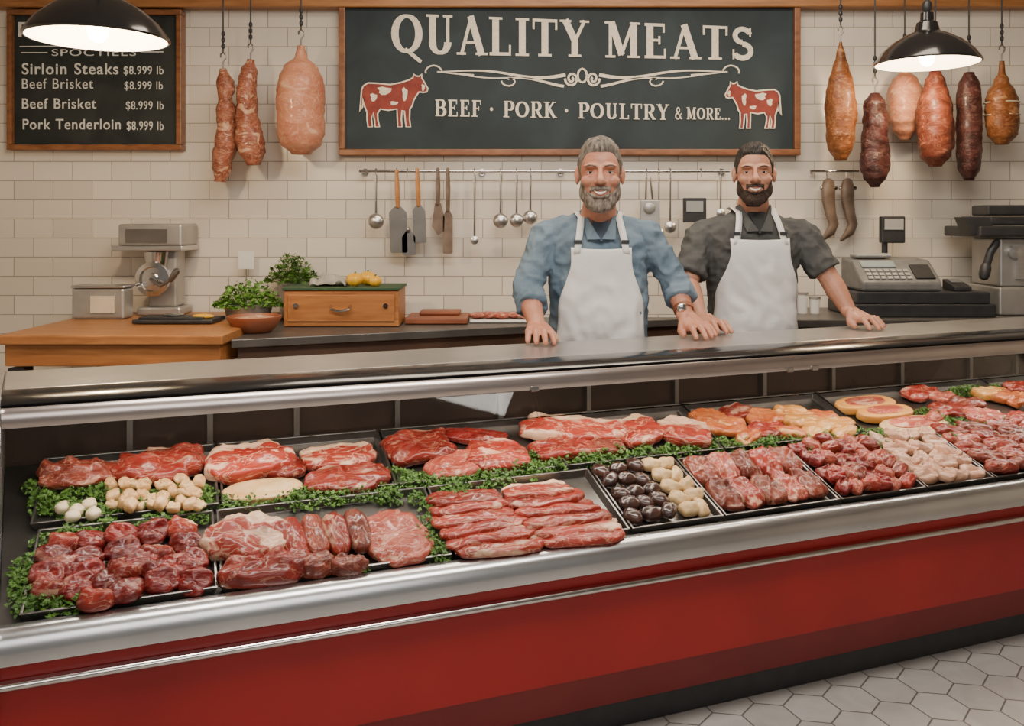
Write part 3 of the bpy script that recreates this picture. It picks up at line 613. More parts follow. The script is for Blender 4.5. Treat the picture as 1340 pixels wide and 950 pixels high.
c0=V((-.1,4.3,.902)); r=root('platter','white platter on the back counter','platter',c0)
finish(B().bx(U(612,0,4.25).x+.01,U(700,0,4.25).x,4.22,4.44,.902,.915),'platter_dish',M_white,r,False,.006)
for k in range(5):
    b=B(); c=V((U(626+k*15,0,4.3).x,4.3+.02*(k%2),.932)); b.ell(c,(.045,.06,.016)); b.v=[c+(v-c)*(1+.3*nz(v,25,k)) for v in b.v]; finish(b,'meat_slice',M_pink,None,label='pink meat slice on the white platter',cat='meat',group='meat slices on the platter')
for k,(x,hh) in enumerate(((1050,.09),(1066,.07))):
    c=V(((x-670)/F*4.2,4.2,.951)); r=root('white_tub','white lidded tub on the service counter','tub',c,'white tubs on the counter')
    finish(B().lathe([(.022,0),(.026,hh),(0,hh)],c,20),'tub_body',M_white,r); finish(B().lathe([(.028,0),(.028,.01),(0,.012)],c+V((0,0,hh+.001)),20),'lid',M_lgrey,r)
# ---------------------------------------------------------------- till
Yr=4.02; zc=.951
r=root('cash_register','dark grey cash register with black cash drawer on counter','cash register',V((U(1205,0,Yr).x,4.2,zc)))
p=U(1120,0,Yr);q=U(1304,0,Yr)
finish(B().bx(p.x,q.x,Yr,Yr+.36,zc,zc+.06),'cash_drawer',M_black,r,False,.006)
finish(B().bx(p.x+.01,q.x-.02,Yr+.01,Yr+.35,zc+.061,zc+.115),'drawer_top',M_black,r,False,.006)
b=B(); a=U(1132,0,Yr).x; c_=U(1238,0,Yr).x
prof=[(Yr+.03,zc+.116),(Yr+.03,zc+.16),(Yr+.16,zc+.255),(Yr+.30,zc+.265),(Yr+.30,zc+.116)]
b.prism(prof,c_-a,lambda x,y,t:V((a+t,x,y))); finish(b,'register_body',M_grey,r,False,.012)
nrm=V((0,-.095,.13)).normalized(); slp=V((0,.13,.095)).normalized(); o0=V((a,Yr+.03,zc+.16)); th_=math.atan2(.095,.13)
def onface(u,v,su,sv,hh,mat,nm_):
    cc=o0+V((u,0,0))+slp*v+nrm*hh/2; finish(B().box((0,0,0),(su,sv,hh),Matrix.Translation(cc)@Matrix.Rotation(th_,4,'X')),nm_,mat,r,False,.001)
onface(.11,.125,.16,.045,.008,pm('lcd',(.25,.3,.3),rough=.2),'screen')
for i in range(7):
    for j in range(3): onface(.045+i*.03,.025+j*.026,.022,.018,.008,M_key,'key')
onface(.30,.07,.09,.1,.008,M_black,'side_pad')
b=B().bx(a+.03,a+.2,Yr+.18,Yr+.27,zc+.266,zc+.285); finish(b,'printer_cover',M_key,r,False,.008)
b=B(); pp=U(1168,0,Yr+.2); b.tube([V((pp.x,Yr+.29,zc+.26)),V((pp.x,Yr+.29,zc+.34))],.014,10); finish(b,'display_pole',M_black,r)
b=B(); p1=U(1153,318,Yr+.26);q1=U(1184,283,Yr+.26); b.bx(p1.x,q1.x,Yr+.25,Yr+.29,p1.z,q1.z); finish(b,'display',M_black,r,False,.006)
b=B().bx(p1.x+.012,q1.x-.012,Yr+.245,Yr+.25,p1.z+.065,q1.z-.012); finish(b,'display_screen',M_key,r,False)
x=U(1255,0,4.1).x; r=root('card_reader','small black card reader beside the register','card reader',V((x,4.1,zc+.117)))
b=B(); b.prism([(4.06,0),(4.06,.02),(4.18,.05),(4.18,0)],.08,lambda a,c,t:V((x-.04+t,a,zc+.117+c))); finish(b,'reader_body',M_black,r,False,.004)
b=B().box((0,0,0),(.055,.05,.004),Matrix.Translation(V((x,4.14,zc+.16)))@Matrix.Rotation(.245,4,'X')); finish(b,'screen',M_grey,r,False)
Ym=4.1; r=root('slicing_machine','grey countertop slicing machine with black top and knobs','machine',V((U(1318,0,Ym).x,4.25,zc)))
X=lambda px:U(px,0,Ym).x; Z=lambda py:U(0,py,Ym).z
finish(B().bx(X(1308),X(1400),Ym,Ym+.3,zc,Z(376)),'base',M_lgrey,r,False,.008)
finish(B().bx(X(1312),X(1400),Ym+.02,Ym+.28,Z(376)+.002,Z(312)),'housing',M_lgrey,r,False,.008)
b=B(); b.bx(X(1276),X(1400),Ym-.04,Ym+.3,Z(310),Z(296)); b.bx(X(1296),X(1400),Ym,Ym+.28,Z(295),Z(283)); b.bx(X(1300),X(1400),Ym+.05,Ym+.2,Z(282),Z(268)); finish(b,'top_housing',M_black,r,False,.008)
b=B(); b.prism([(1262,284),(1296,284),(1302,305),(1272,308)],.1,lambda x,y,t:U(x,y,Ym-.02)+V((0,t,0))); finish(b,'feed_chute',M_black,r,False,.004)
b=B(); b.lathe([(.03,0),(.03,.02),(.0,.025)],(0,0,0),18,Matrix.Translation(U(1326,330,Ym+.02))@Matrix.Rotation(math.pi/2,4,'X')); b.bx(X(1332),X(1345),Ym-.0,Ym+.02,Z(365),Z(320)); finish(b,'knob',M_steel,r)
b=B(); b.tube([U(1290,350,Ym),U(1296,330,Ym),U(1304,318,Ym)],.018,12,True); b.tube([U(1290,350,Ym),U(1288,360,Ym)],.025,12,True); finish(b,'spout',M_black,r)
# ---------------------------------------------------------------- display case
dc=root('display_case','long refrigerated butcher display case, steel trim and red front','display case',C(1.6,2.4,0))
SR=3.9
def sl_(D): return -.345-.14*(D-2.05)
def ext(poly,name,mat,s0=None,s1=SR,bevel=.002,smooth=False):
    n=len(poly); vs=[C((sl_(D) if s0 is None else s0),D,z) for D,z in poly]+[C(s1,D,z) for D,z in poly]
    fs=[tuple(range(n)),tuple(range(n,2*n))[::-1]]+[(i,(i+1)%n,n+(i+1)%n,n+i) for i in range(n)]
    b=B().add(vs,fs); return finish(b,name,mat,dc,smooth,bevel)
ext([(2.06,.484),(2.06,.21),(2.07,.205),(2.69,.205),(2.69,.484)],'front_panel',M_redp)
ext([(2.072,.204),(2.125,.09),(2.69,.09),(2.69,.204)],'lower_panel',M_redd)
ext([(2.16,.001),(2.16,.089),(2.66,.089),(2.66,.001)],'kick_plate',M_black)
ext([(2.04,.452),(2.036,.447),(2.036,.441),(2.04,.436),(2.059,.436),(2.059,.452)],'trim_strip',M_chrome)
ext([(2.097,.53),(2.097,.55),(2.085,.556),(2.06,.552),(2.045,.535),(2.040,.51),(2.040,.487),(2.05,.4845),(2.097,.4845)],'front_ledge',M_ledge,smooth=True,bevel=0)
ext([(2.098,.485),(2.098,deckz(2.098)),(2.672,deckz(2.672)),(2.672,.485)],'display_deck',M_deck)
ext([(2.673,.485),(2.673,.965),(2.69,.965),(2.69,.485)],'rear_panel',M_int)
ext([(2.41,.966),(2.41,.99),(2.70,.99),(2.70,.966)],'counter_top',M_steel,bevel=.004)
ext([(2.325,.93),(2.325,.955),(2.315,.965),(2.312,.972),(2.325,.981),(2.36,.988),(2.408,.990),(2.408,.966),(2.36,.966),(2.345,.93)],'top_moulding',M_blackg,smooth=True,bevel=0)
ext([(2.300,.918),(2.296,.93),(2.300,.955),(2.31,.964),(2.324,.955),(2.324,.918)],'front_rail',pm('rail_alu',(.50,.43,.40),(.60,.53,.5),5,.26,.95),smooth=True,bevel=0)
for px in(170,275,388,520,655,770,885,1000,1090,1180,1270,1330):
    s=sx(px,2.66); vs=B(); 
    P=[C(s+a,D,z) for a in(-.008,.008) for D in(2.655,2.672) for z in(deckz(2.66)+.002,.964)]
    vs.add(P,[(0,1,3,2),(4,6,7,5),(0,4,5,1),(2,3,7,6),(0,2,6,4),(1,5,7,3)]); finish(vs,'door_frame',M_tray,dc,False)
def gpane(s0,s1):
    e=.004; ps=[(2.257,.848),(2.303,.920)]
    vs=[C(s,D+o,z+o*.5) for s in(s0,s1) for (D,z) in ps for o in(0,e)]
    b=B().add(vs,[(0,1,3,2),(4,6,7,5),(0,4,5,1),(2,3,7,6),(0,2,6,4),(1,5,7,3)]); finish(b,'glass_pane',M_glass,dc,False)
sa,sb=sx(697,2.31),sx(1030,2.31)
gpane(sl_(2.2)+.015,sa-.004); gpane(sa+.004,sb-.004); gpane(sb+.004,SR-.01)
for s in(sa,sb,sx(1062,2.31)):
    b=B(); P=[C(s+a,D,z) for a in(-.012,.012) for D,z in((2.29,.915),(2.29,.93),(2.3,.93),(2.3,.915))]
    b.add(P,[(0,1,2,3),(7,6,5,4),(0,4,5,1),(1,5,6,2),(2,6,7,3),(3,7,4,0)]); finish(b,'glass_clip',M_chrome,dc,False,.002)
b=B(); pr=[(2.035,.09),(2.035,.56),(2.29,.925),(2.29,.99),(2.705,.997),(2.705,.09)]
n=len(pr); vs=[C(sl_(D)-.018,D,z) for D,z in pr]+[C(sl_(D)-.001,D,z) for D,z in pr]
b.add(vs,[tuple(range(n)),tuple(range(n,2*n))[::-1]]+[(i,(i+1)%n,n+(i+1)%n,n+i) for i in range(n)]); finish(b,'end_panel',M_ledge,dc,False,.002)
b=B(); b.tube([C(-.3,2.38,.945),C(SR-.1,2.38,.945)],.011,10); finish(b,'light_tube',M_tube,dc)
for i in range(4):
    l=bpy.data.lights.new('case_light','AREA'); l.shape='RECTANGLE'; l.size=.95; l.size_y=.03; l.energy=3.6; l.color=(1,.88,.74)
    o=bpy.data.objects.new('case_light',l); COL.objects.link(o); o.location=C(.15+i*1.0,2.37,.93)
    zz=-(V(C(0,2.42,.6))-V(C(0,2.37,.93))).normalized(); xx=dv; yy=zz.cross(xx); o.rotation_euler=Matrix((xx,yy,zz)).transposed().to_euler()
# ---------------------------------------------------------------- trays
def tray(s0,s1,D0,D1,lab):
    c=C((s0+s1)/2,(D0+D1)/2,deckz((D0+D1)/2)+.001)
    Lx=(s1-s0)/2-.003; Ly=(D1-D0)/2*1.06-.002; h=.026; w=.006
    def rect(x,y,z): return [(-x,-y,z),(x,-y,z),(x,y,z),(-x,y,z)]
    rings=[rect(Lx-.008,Ly-.008,0),rect(Lx,Ly,h),rect(Lx-w,Ly-w,h),rect(Lx-.012,Ly-.012,.003)]
    vs=[v for r_ in rings for v in r_]; fs=[(3,2,1,0)]
    for k in range(3):
        for i in range(4): j=(i+1)%4; fs.append((k*4+i,k*4+j,(k+1)*4+j,(k+1)*4+i))
    fs.append((12,13,14,15)); me=mesh_of(vs,fs,'serving_tray'); me.materials.append(M_tray)
    o=wrap(me,'serving_tray',c,label=lab,cat='tray',group='metal trays in the display case',bevel=.0015)
    o.rotation_euler=Matrix((dv,ev,mv)).transposed().to_euler()
fe=[sx(p,2.11) for p in(24,287,592,824,946,1098,1210,1300)]+[sx(1300,2.11)+.33,sx(1300,2.11)+.66]
labs=['metal tray holding dark red meat medallions','metal tray holding roasts, sausages and a steak','metal tray of layered sliced steaks','metal tray of dark and pale sausage pieces','metal tray of marbled rib strips','metal tray of small red meat chunks','metal tray of pale chicken pieces','metal tray of red fillets','metal tray of red cuts']
for i in range(len(fe)-1): tray(fe[i],fe[i+1],2.105,2.375,labs[i])
be=[sx(p,2.4) for p in(38,288,520,738,945,1130,1260)]+[sx(1260,2.4)+.36,sx(1260,2.4)+.72]
labs=['metal tray with ground meat, garlic and herbs','metal tray with fatty roast and steaks','metal tray of thick red steaks','metal tray of striped fillets and chops','metal tray of orange marinated poultry','metal tray with cheese topped rounds','metal tray of marinated cuts and parsley','metal tray of red cuts']
for i in range(len(be)-1): tray(be[i],be[i+1],2.392,2.66,labs[i])
# ---------------------------------------------------------------- meats
def sp(x,e): return math.copysign(abs(x)**e,x)
def blob(L,W,T,seed,e1=.55,e2=.8,lump=.25,out=.2,nu=44,nw=18,bend=0,ridge=0):
    vs=[];fs=[]
    vs.append((0,0,-T/2))
    for j in range(1,nw):
        ph=-math.pi/2+math.pi*j/nw
        for i in range(nu):
            a=2*math.pi*i/nu; cp=sp(math.cos(ph),e1); s_=sp(math.sin(ph),e1)
            o=1+out*noise.noise(V((math.cos(a)*1.3,math.sin(a)*1.3,seed*5.1)))+out*.6*noise.noise(V((math.cos(a)*3,math.sin(a)*3,seed*2.1+9)))+out*.3*noise.noise(V((math.cos(a)*7,math.sin(a)*7,seed*1.3)))
            x=L/2*cp*sp(math.cos(a),e2)*o; y=W/2*cp*sp(math.sin(a),e2)*o; z=T/2*s_
            k=noise.noise(V((x*22,y*30,seed*3.3))); k2=noise.noise(V((x*60,y*75,seed))); k3=1-2*abs(noise.noise(V((x*30,y*55,seed*1.9))))
            if z>0: z+=T*(lump*k+lump*.4*k2+lump*.5*(k3-.6))*min(1,z/T*3)
            if z>0 and ridge: z+=ridge*T*math.sin(x/L*math.pi*6)
            y+=bend*W*((2*x/L)**2-.4)
            vs.append((x,y,z))
    vs.append((0,0,vs[-1][2]))
    for i in range(nu):
        k=(i+1)%nu; fs.append((0,1+k,1+i)); t=len(vs)-1; o=1+(nw-2)*nu; fs.append((t,o+i,o+k))
        for j in range(nw-2): fs.append((1+j*nu+i,1+j*nu+k,1+(j+1)*nu+k,1+(j+1)*nu+i))
    me=bpy.data.meshes.new('m'); me.from_pydata(vs,[],fs)
    for p in me.polygons: p.use_smooth=True
    return me
seedc=[0]
RB=Matrix((dv,ev,mv)).transposed()
def putc(c,L,W,T,rot,mat,name,label,group,cat='meat',me=None,tilt=0,**kw):
    seedc[0]+=1
    if me is None:
        me=blob(L,W,T,seedc[0],**kw); me.name=name; me.materials.append(mat)
    o=wrap(me,name,c,label=label,cat=cat,group=group)
    o.rotation_euler=(RB@Matrix.Rotation(rot,3,'Z')@Matrix.Rotation(tilt,3,'X')).to_euler()
    return o
def put(px,py,L,W,T,rot,mat,name,label,group,lift=0,**kw):
    return putc(ray_deck(px,py,.006+T*.55+lift),L,W,T,rot,mat,name,label,group,**kw)
def putSD(s,D,L,W,T,rot,mat,name,label,group,lift=0,**kw):
    return putc(C(s,D,deckz(D)+.006+T*.55+lift),L,W,T,rot,mat,name,label,group,**kw)
def place(px,py,w,h,T,mat,name,label,group,rot=0,**kw):
    Y=ray_deck(px,py,.01).y; k=(px-670)/F
    L=w*Y/F/(.935-.355*k*.9)*1.02; W=max((h*Y/F-.5*T)/.60,.32*L); return put(px,py,L,W,T,rot,mat,name,label,group,**kw)
RU=random.uniform
g='dark red medallions in a tray'
meds=[]
for i in range(4):
    me=blob(.078,.064,.042,40+i,e1=.75,e2=.85,lump=.3,nu=28,nw=14); me.name='meat_medallion'; me.materials.append(M_dark if i<3 else M_red); meds.append(me)
for k,(x,y) in enumerate([(118,709),(158,701),(200,697),(238,692),(70,728),(112,732),(160,721),(204,726),(244,711),(62,752),(112,753),(162,745),(207,748),(250,735),(102,768),(64,770),(165,773),(212,760),(254,762),(125,784),(92,742),(184,736),(228,742),(84,710),(140,760)]):
    put(x,y,.08,.066,.04,RU(-.6,.6),None,'meat_medallion','round dark red glossy meat medallion',g,me=meds[k%4],tilt=RU(-.35,.35),lift=random.choice([0,.008]))
g='cuts in the roast tray'
place(324,702,112,62,.055,M_fat,'roast','large roast with creamy fat layer',g,rot=-.2,lump=.3)
place(350,744,118,44,.05,M_red,'roast','coarse red roast lying in front',g,lump=.35)
for k,(x,y) in enumerate([(384,706),(412,702),(440,698),(468,695)]):
    put(x,y,.15,.062,.05,1.62,M_brown if k%2 else M_red,'thick_sausage','thick red sausage lying in a row',g,lump=.15,e1=.8,e2=.7,out=.08)
put(418,740,.085,.055,.045,.2,M_brown,'meat_chunk','rough brown red meat chunk',g,lump=.35); put(456,739,.085,.055,.045,-.2,M_brown,'meat_chunk','rough brown red meat chunk',g,lump=.35)
place(518,702,80,66,.036,M_pink,'steak','broad pink marbled steak',g,rot=.4,lump=.3)
g='sliced steaks in a tray'
for k,(x,y,w) in enumerate([(608,652,90),(614,663,98),(620,676,106),(630,689,110),(642,702,110),(656,715,110)]):
    place(x,y,w,32,.026,(M_red,M_fat,M_red,M_red)[k%4],'steak','layered long red steak slice',g,tilt=-.3,lift=.008,rot=RU(-.08,.08),lump=.3,e2=.55,out=.14)
for k,(x,y,w) in enumerate([(703,642,84),(714,653,96),(725,665,106),(739,678,112),(752,691,114),(763,702,100)]):
    place(x,y,w,32,.026,(M_fat,M_red,M_red,M_fat)[k%4],'steak','layered long red steak slice',g,tilt=-.3,lift=.008,rot=RU(-.08,.08),lump=.3,e2=.55,out=.14)
g='dark sausage pieces in a tray'; me=blob(.058,.044,.038,60,e1=.8,lump=.2,nu=20,nw=12,out=.2); me.name='m'; me.materials.append(M_blk)
for r_ in range(5):
    for c_ in range(3): putSD(fe[3]+.035+c_*.052+RU(-.008,.008),2.14+r_*.050+RU(-.006,.006),.05,.04,.04,RU(-1,1),None,'blood_sausage_piece','dark glossy round sausage piece',g,me=me,lift=random.choice([0,.006]))
g='pale pieces in a tray'; me=blob(.062,.044,.038,61,e1=.8,lump=.25,nu=20,nw=12,out=.3); me.name='m'; me.materials.append(M_crm)
for r_ in range(5):
    for c_ in range(2): putSD(fe[3]+.20+c_*.052+RU(-.008,.008),2.14+r_*.050+RU(-.006,.006),.05,.045,.04,RU(-1.5,1.5),None,'cream_dumpling','pale cream coloured rounded piece',g,me=me)
g='rib strips in a tray'
for r_ in range(2):
    for c_ in range(5):
        putSD(fe[4]+.052+c_*.077,2.182+r_*.118,.125,.084,.036,1.55+RU(-.1,.1),(M_brown,M_red,M_brown,M_pink)[(c_+r_*2)%4],'rib_strip','rough marbled rib strip',g,lump=.35,e2=.6,ridge=.06)
g='small meat chunks in a tray'; ms=[]
for i in range(3):
    me=blob(.062,.044,.038,70+i,lump=.3,nu=22,nw=12,e2=.6); me.name='m'; me.materials.append((M_red,M_dark,M_pink)[i]); ms.append(me)
k=0
for r_ in range(6):
    for c_ in range(6):
        k+=1; putSD(fe[5]+.04+c_*.05+RU(-.008,.008),2.135+r_*.042+RU(-.005,.005),.06,.04,.034,RU(-1,1),None,'meat_chunk','small glossy red meat chunk',g,me=ms[k%3],lift=random.choice([0,.01,.018]))
g='pale chicken pieces in a tray'; ms=[]
for i in range(3):
    me=blob(.085,.05,.036,80+i,lump=.35,nu=26,nw=12,bend=.3); me.name='m'; me.materials.append(M_pale); ms.append(me)
k=0
for r_ in range(5):
    for c_ in range(4):
        k+=1; putSD(fe[6]+.045+c_*.064+RU(-.01,.01),2.14+r_*.050+RU(-.006,.006),.08,.05,.034,RU(-.8,.8),None,'chicken_piece','pale raw chicken piece',g,me=ms[k%3],lift=random.choice([0,.01]))
g='red fillets in a tray'
for r_ in range(5):
    for c_ in range(5):
        putSD(fe[7]+.07+c_*.12,2.14+r_*.052,.13,.066,.032,RU(-.4,.1),(M_red,M_brown,M_red,M_pink)[(c_+r_)%4],'fillet','fresh red fillet in overlapping rows',g,lump=.3,lift=RU(0,.01))
g='ground meat in a tray'
place(102,620,106,42,.055,M_brown,'ground_meat_mound','coarse mound of dark ground meat',g,lump=.5,e1=.9); place(213,609,112,52,.055,M_red,'roast','red marbled roast beside ground meat',g,lump=.35)
g='garlic and cheese cubes on herbs'; me1=blob(.036,.032,.03,90,e1=.8,lump=.2,nu=16,nw=10); me1.materials.append(M_garl); me2=blob(.034,.03,.028,91,lump=.4,nu=16,nw=10,e1=.6,e2=.6,out=.4); me2.materials.append(M_tan); me3=blob(.036,.03,.026,92,lump=.4,nu=16,nw=10,e1=.8,out=.4); me3.materials.append(M_crm)
for x,y in [(82,664),(100,668),(116,660),(95,675),(122,672)]: put(x,y,.036,.032,.03,random.random(),None,'garlic_clove','white garlic clove on parsley','garlic cloves on parsley',cat='garlic',me=me1,lift=.012)
for i in range(30):
    x=148+ (i%10)*12.5+RU(-5,5); y=632+(i//10)*15+RU(-5,5); put(x,y,.034,.03,.028,random.random()*3,None,'cheese_cube','golden diced cheese cube on parsley',g,cat='food cube',me=(me2,me2,me3)[i%3],lift=RU(.008,.03),tilt=RU(-.5,.5))
g='roast and steaks in a tray'
place(324,604,108,54,.06,M_fat,'roast','large rounded roast with fat cap',g,rot=.1,lump=.25); place(372,612,58,34,.035,M_red,'meat_chunk','red trimmed cut beside the roast',g)
place(345,643,104,32,.028,M_tan,'fat_cap_round','flat tan round with creamy rim',g,lump=.05,out=.05,e1=.4); place(345,637,78,16,.012,M_crm,'cream_disc','pale disc on top of the tan round',g,lump=.05,out=.05,lift=.02)
place(440,598,100,40,.04,M_fat,'steak','steak with white fat edge',g,rot=.1); place(454,628,112,40,.038,M_red,'steak','broad red marbled steak',g,lump=.3)
g='thick steaks in a tray'
place(549,585,88,46,.046,M_red,'steak','thick deep red steak',g,e2=.6); place(594,611,78,38,.036,M_pink,'steak','marbled deep red steak',g,rot=.3); place(652,597,76,44,.046,M_red,'steak','thick red steak with fat edge',g,rot=-.2,e2=.6); place(622,571,80,24,.03,M_dark,'steak','narrow dark red steak',g,rot=-.3)
g='striped fillets in a tray'
place(748,562,126,42,.05,M_fat,'fillet','long fillet with bands of fat',g,rot=-.25,ridge=.05); place(735,588,78,32,.036,M_red,'fillet','red fillet beside striped fillet',g); place(778,584,70,28,.03,M_brown,'fillet','brown red fillet with fat',g,rot=-.3)
place(833,564,64,46,.046,M_fat,'chop','rounded chop with thick fat edge',g,rot=.2); place(895,565,62,44,.046,M_fat,'chop','rounded chop with thick fat edge',g,rot=-.3); 
g='marinated poultry in a tray'
for k,(x,y,w,h,m_) in enumerate([(932,546,50,28,M_orange),(965,540,46,24,M_red),(950,558,56,28,M_orange),(1000,547,44,26,M_orange),(1003,563,46,26,M_red),(1035,540,40,22,M_gold),(1050,552,42,22,M_gold),(1075,546,40,20,M_orange),(1068,562,44,22,M_gold),(1096,556,42,20,M_gold),(1035,566,38,20,M_orange),(1106,566,36,18,M_gold),(980,573,38,20,M_orange)]):
    place(x,y,w,h,.032,m_,'poultry_piece','glossy orange marinated poultry piece',g,rot=RU(-.4,.4),lump=.3)
g='cheese topped rounds'
for x,y,w in((1132,530,74),(1158,541,68)):
    place(x,y,w,24,.036,M_cheese,'cheese_round','golden cheese round with pink centre',g,lump=.03,out=.03,e1=.35,cat='cheese'); place(x,y-5,w*.66,12,.01,M_pink,'ham_slice','pink slice on top of the golden round',g,lift=.032,lump=.05,out=.05)
place(1196,556,84,22,.022,M_crm,'cream_disc','pale disc with pink topping',g,lump=.05,out=.05,e1=.4); place(1196,552,60,12,.01,M_pink,'ham_slice','pink slice topping on pale disc',g,lift=.018,out=.05)
g='assorted cuts with parsley'
for x,y,w,h,m_ in ((1205,515,46,24,M_red),(1232,520,36,22,M_pink),(1250,538,54,26,M_red),(1285,545,50,26,M_pink),(1296,515,44,20,M_gold),(1320,520,40,22,M_orange),(1335,508,36,20,M_red),(1265,528,40,18,M_brown),(1340,525,40,20,M_orange),(1225,545,40,18,M_pink),(1330,550,48,22,M_red)):
    place(x,y,w,h,.036,m_,'meat_cut','assorted red and orange cut',g,rot=RU(-.4,.4),lump=.3)
def sprig(x,y,s=1.,lift=0):
    o=wrap(random.choice(PM),'parsley_sprig',ray_deck(x,y,.010+lift),label='curly green parsley garnish among the trays',cat='garnish',group='parsley garnish')
    o.rotation_euler=(RB@Matrix.Rotation(RU(0,6.28),3,'Z')).to_euler(); o.scale=(s,s,s)
lst=[]
def line(x0,y0,x1,y1,n,j=5):
    for i in range(n):
        t=i/max(n-1,1); lst.append((x0+(x1-x0)*t+RU(-j,j),y0+(y1-y0)*t+RU(-j*.6,j*.6)))
line(32,745,40,795,5); line(55,794,110,792,3); line(55,662,135,676,8); line(140,655,275,652,9); line(150,668,270,662,6); line(60,645,130,650,3)
line(60,708,262,680,9); line(300,662,510,650,14); line(380,654,500,648,6); line(515,622,600,638,8); line(530,632,660,630,9,6); line(600,632,725,612,12); line(560,712,578,730,3); line(548,700,560,690,2); line(545,655,560,665,2)
line(690,602,800,605,9); line(780,602,930,588,10); line(930,586,1010,579,6); line(1000,582,1110,576,9); line(1060,592,1120,590,4,5); line(1110,568,1180,580,9,6); line(1205,544,1260,562,7); line(1150,588,1260,573,9); line(1245,515,1300,510,4); line(1280,564,1345,548,7); line(1230,554,1345,562,9); line(400,738,470,748,3); line(45,640,60,655,2); line(590,642,600,650,2,3); line(1085,600,1110,604,3,4)
for x,y in lst: sprig(x,y,RU(.8,1.15))
# ---------------------------------------------------------------- people
def loft(b,secs,n=32):
    vs=[];fs=[]
    for x,y,z,hw,hd in secs:
        for i in range(n):
            a=2*math.pi*i/n; vs.append(V((x+hw*sp(math.cos(a),.85),y+hd*sp(math.sin(a),.85),z)))
    for j in range(len(secs)-1):
        for i in range(n):
            k=(i+1)%n; fs.append((j*n+i,j*n+k,(j+1)*n+k,(j+1)*n+i))
    fs.append(tuple(range(n))[::-1]); fs.append(tuple((len(secs)-1)*n+i for i in range(n)))
    b.add(vs,fs)
def hand(b,w,fwd,side,zs,s=1.):
    fwd=V(fwd).normalized(); side=V(side).normalized(); kc=w+fwd*.078*s; kc.z=zs+.038
    for i,off in enumerate([.033,.011,-.011,-.032]):
        off*=s; kn=kc+side*off-fwd*(abs(off-.011)*.25)+UP*(-.004 if i in(0,3) else 0)
        b.cap(w+side*off*.45,kn,.020*s,.0145*s)
        ln=[.95,1.06,1.0,.82][i]*s; d=(fwd+side*off*4).normalized()
        p1=kn+(d*.038+UP*.003)*ln; p2=p1+(d*.021-UP*.017)*ln; p3=p2+(d*.014-UP*.012)*ln
        p2.z=max(p2.z,zs+.012); p3.z=max(p3.z,zs+.009)
        b.cap(kn,p1,.0125*s,.011*s); b.cap(p1,p2,.0108*s,.0098*s); b.cap(p2,p3,.0098*s,.0088*s)
    tb=w+fwd*.028*s+side*.022*s; t1=tb+side*.026*s+fwd*.026*s; t1.z=zs+.02; t2=t1+fwd*.028*s+side*.006*s; t2.z=zs+.011
    b.cap(tb,t1,.017*s,.014*s); b.cap(t1,t2,.013*s,.0105*s)
def shell(me_v,me_f,me_n,w,thick,sink=.002,seed=1,nzs=60,nza=.35):
    sel={}
    ww=[w(i) for i in range(len(me_v))]
    b=B(); 
    for f in me_f:
        if max(ww[i] for i in f)>0.001:
            idx=[]
            for i in f:
                if i not in sel:
                    sel[i]=len(b.v); t=thick(me_v[i]) if callable(thick) else thick
                    k=ww[i]; b.v.append(me_v[i]+me_n[i]*(k*t*(1+nza*noise.noise(me_v[i]*nzs+V((seed,0,0))))-(1-k)*sink))
                idx.append(sel[i])
            b.f.append(tuple(idx))
    return b
def ss(x,a,c):
    t=max(0,min(1,(x-a)/(c-a))); return t*t*(3-2*t)
def joints_iter(j,h): 
    return [(j[i],h[i][:2],h[i][2]) for i in range(len(j))]
